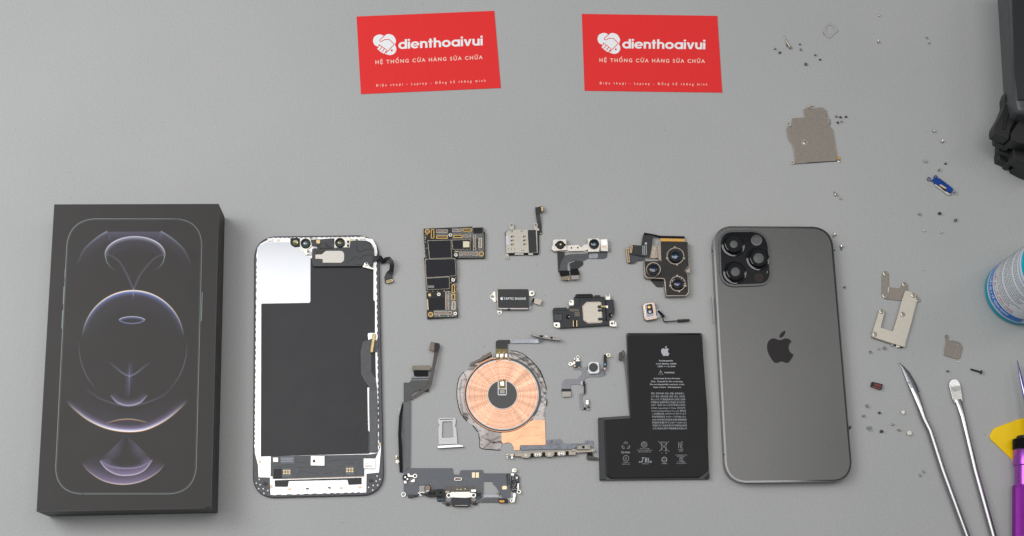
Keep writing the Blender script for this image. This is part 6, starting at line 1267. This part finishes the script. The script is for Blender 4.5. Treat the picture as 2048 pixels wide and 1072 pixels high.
# ================================================================== bottle
def bottle():
    root = thing('liquid_bottle', 'clear bottle of cyan liquid with a white and blue printed label, at the right edge', 'bottle', (2036, 585))
    c0 = W(2033, 586, 0); R0 = 21.5
    cy = mat('cyan_liquid', (.0, .44, .60), .3, 0, spec=.1); nodes = cy.node_tree.nodes['Principled BSDF']; nodes.inputs['Transmission Weight'].default_value = 0
    def lathe(name, prof, m, n=72, parent=root, a0=0, a1=360, close=True):
        v = []; f = []; k = n if close else n + 1
        for z, r in prof:
            for i in range(k):
                t = math.radians(a0 + (a1 - a0) * i / n); v.append(Vector((c0.x + r * .001 * math.cos(t), c0.y + r * .001 * math.sin(t), z * .001)))
        for j in range(len(prof) - 1):
            for i in range(n): q, w = j * k + i, j * k + ((i + 1) % k); f.append((q, w, w + k, q + k))
        if close: f += [tuple(range(n)), tuple((len(prof) - 1) * k + i for i in range(n))]
        return finish(name, v, f, m, parent, smooth=50)
    lathe('bottle_body', [(0, R0 - 3), (.3, R0 - 1.4), (2.0, R0), (62, R0), (70, R0 - 1.5), (80, R0 - 7), (86, R0 - 12), (100, R0 - 12.5)], cy)
    lathe('cap', [(92, 11), (93, 12), (108, 12), (110, 10.5)], whitepl)
    # label wraps the cylinder; angle measured from world x
    lw = mat('white_label', (.74, .76, .78), .45); bl = mat('blue_label_ink', (.0, .16, .55), .45); rd = mat('red_label_ink', (.62, .03, .05), .45); gy = mat('grey_label_ink', (.22, .25, .30), .5)
    lab = lathe('label', [(6.6, R0 + .06), (61, R0 + .06)], lw, 90, root, 60, 335, False)
    lathe('blue_band', [(8, R0 + .12), (15.5, R0 + .12)], bl, 60, lab, 120, 262, False)
    lathe('blue_line', [(57.2, R0 + .12), (57.9, R0 + .12)], bl, 60, lab, 100, 262, False)
    lathe('blue_patch', [(10, R0 + .12), (40, R0 + .12)], bl, 20, lab, 285, 320, False)
    for z0, z1, w0, w1 in ((8, 61, 264, 264.8),): lathe('blue_line', [(z0, R0 + .12), (z1, R0 + .12)], bl, 4, lab, w0, w1, False)
    def wrap(name, s, z0, zh, a0, a1, m, bold=0, spacing=1.1):
        # text runs round the cylinder from angle a0 to a1 with its base at height z0
        v, f = text_mesh(s, bold, spacing); x0 = min(p[0] for p in v); w = max(p[0] for p in v) - x0; out = []
        for x, y in v:
            t = math.radians(a0 + (a1 - a0) * (x - x0) / w); r = (R0 + .2) * .001; out.append(Vector((c0.x + r * math.cos(t), c0.y + r * math.sin(t), (z0 + y / .72 * zh) * .001)))
        return finish(name, out, f, m, lab, smooth=0)
    wrap('maker_lettering', 'CÔNG TY THIẾT BỊ Y TẾ VĨNH PHÚC', 11.2, 2.3, 128, 236, mat('white_label_ink', (.8, .82, .84), .5), .03)
    wrap('band_lettering', 'Địa chỉ: Vĩnh Phúc - Việt Nam', 9.2, 1.0, 150, 226, MATS['white_label_ink'], .02)
    wrap('red_lettering', 'TRANG THIẾT BỊ Y TẾ VĨNH PHÚC', 19.5, 1.6, 132, 236, rd, .03)
    # fine print: rows of illegible marks
    v = []; f = []
    for row in range(16):
        z = 17.2 if row == 0 else 21.0 + row * 2.15
        if row in (5, 12): continue
        t = 118 + random.uniform(0, 6); end = 240 - random.uniform(0, 18)
        while t < end:
            w = random.uniform(1.2, 4.5); n = len(v); r = (R0 + .14) * .001
            for (tt, zz) in ((t, z), (t + w, z), (t + w, z + 1.0), (t, z + 1.0)): v.append(Vector((c0.x + r * math.cos(math.radians(tt)), c0.y + r * math.sin(math.radians(tt)), zz * .001)))
            f.append((n, n + 1, n + 2, n + 3)); t += w + random.uniform(.6, 1.4)
    finish('fine_print', v, f, gy, lab, smooth=0)
bottle()

# ================================================================== black clamp device
def clamp():
    a = fr(1960, 160, 5.648)
    root = thing('black_clamp', 'matt black plastic clamp device with a grey arm, at the upper right edge', 'clamp', (2035, 250))
    k = mat('moulded_black', (.013, .013, .014), .42, 0, (200, .1), (1500, .15, .06), spec=.35); g = mat('dark_grey_arm', (.055, .057, .060), .42, 0, (150, .1))
    # outlines are read at each block's own top height
    P('foot_slab', a((210,820),(215,895),(300,930),(310,960),(345,972),(385,950),(388,500),(300,500)), .5, 9, k, root, r=1.5, bev=.8)
    P('right_foot', a((402,895),(408,985),(500,1035),(720,1120),(720,600),(395,640)), .5, 12, k, root, r=1.5, bev=.8); P('right_step', a((372,705),(385,895),(500,945),(720,1045),(720,560),(365,600)), 12.6, 23, k, root, r=2, bev=.8)
    P('step_slab', a((205,740),(208,800),(330,845),(360,870),(366,850),(366,480),(260,560)), 9.6, 16, k, root, r=1.5, bev=.8)
    P('mid_slab', a((175,635),(180,705),(240,735),(325,770),(355,765),(358,700),(358,420),(250,500)), 16.6, 23, k, root, r=2, bev=.8)
    MB().pris(rnd(a((160,560,8),(168,515,4),(240,390,10),(285,280,10),(280,190,12),(305,120,10),(345,70,8),(480,160),(480,330),(420,420),(345,545,6),(325,668,5),(270,650),(165,612,5)), 0), 23.6, 33).done('left_shell', k, root, bev=2.2, seg=3)
    MB().pris(rnd(a((350,600,8),(480,405,10),(700,380),(700,760),(420,705),(352,680,5)), 0), 23.6, 35).done('right_shell', k, root, bev=2.2, seg=3)
    P('seam', a((325,540),(440,380),(465,395),(352,575),(350,700),(322,690)), 20, 30, blackm, root)
    MB().tube([(*p, 33, .9) for p in catmull(a((300,260),(330,330),(290,460),(270,560)), 5, False)], 8).done('raised_ridge', k, root)
    # arm: a long bar lying away from the viewer above the feet
    v = MB(); 
    top = [(2026, 178), (2010, -60), (2080, -60), (2080, 210), (2034, 222)]
    MB().pris(rnd([(2030,196,6),(2013,-70),(2110,-70),(2110,240),(2036,224,8)], 0), 26, 46).done('arm', g, root, bev=3.0, seg=4)
    P('arm_panel', [(2028,150),(2024,-60),(2100,-60),(2100,200),(2034,200)], 46, 47, mat('black_arm_panel', (.014, .014, .015), .4), root, r=3, bev=.5)
clamp()

# ================================================================== specks on the mat
def specks():
    mb = MB()
    for x, y in ((845, 8), (296, 124), (140, 345), (143, 396), (455, 325), (969, 693), (1073, 531), (1048, 975), (1224, 747), (1848, 541), (686, 1045), (1230, 770), (1005, 640), (1945, 880), (1970, 870), (1090, 590), (700, 380), (1500, 300), (1330, 260)):
        r = random.uniform(.5, 1.0); mb.pris([(x + r * random.uniform(.5, 1.2) * math.cos(t), y + r * random.uniform(.5, 1.2) * math.sin(t)) for t in (0, 1, 2, 3, 4, 5)], .0, .15)
    o = mb.done('dust', mat('dark_dust', (.06, .06, .07), .8), None); o['kind'] = 'stuff'; o['label'] = 'tiny dark dust specks on the grey mat'
specks()
bpy.context.view_layer.update()
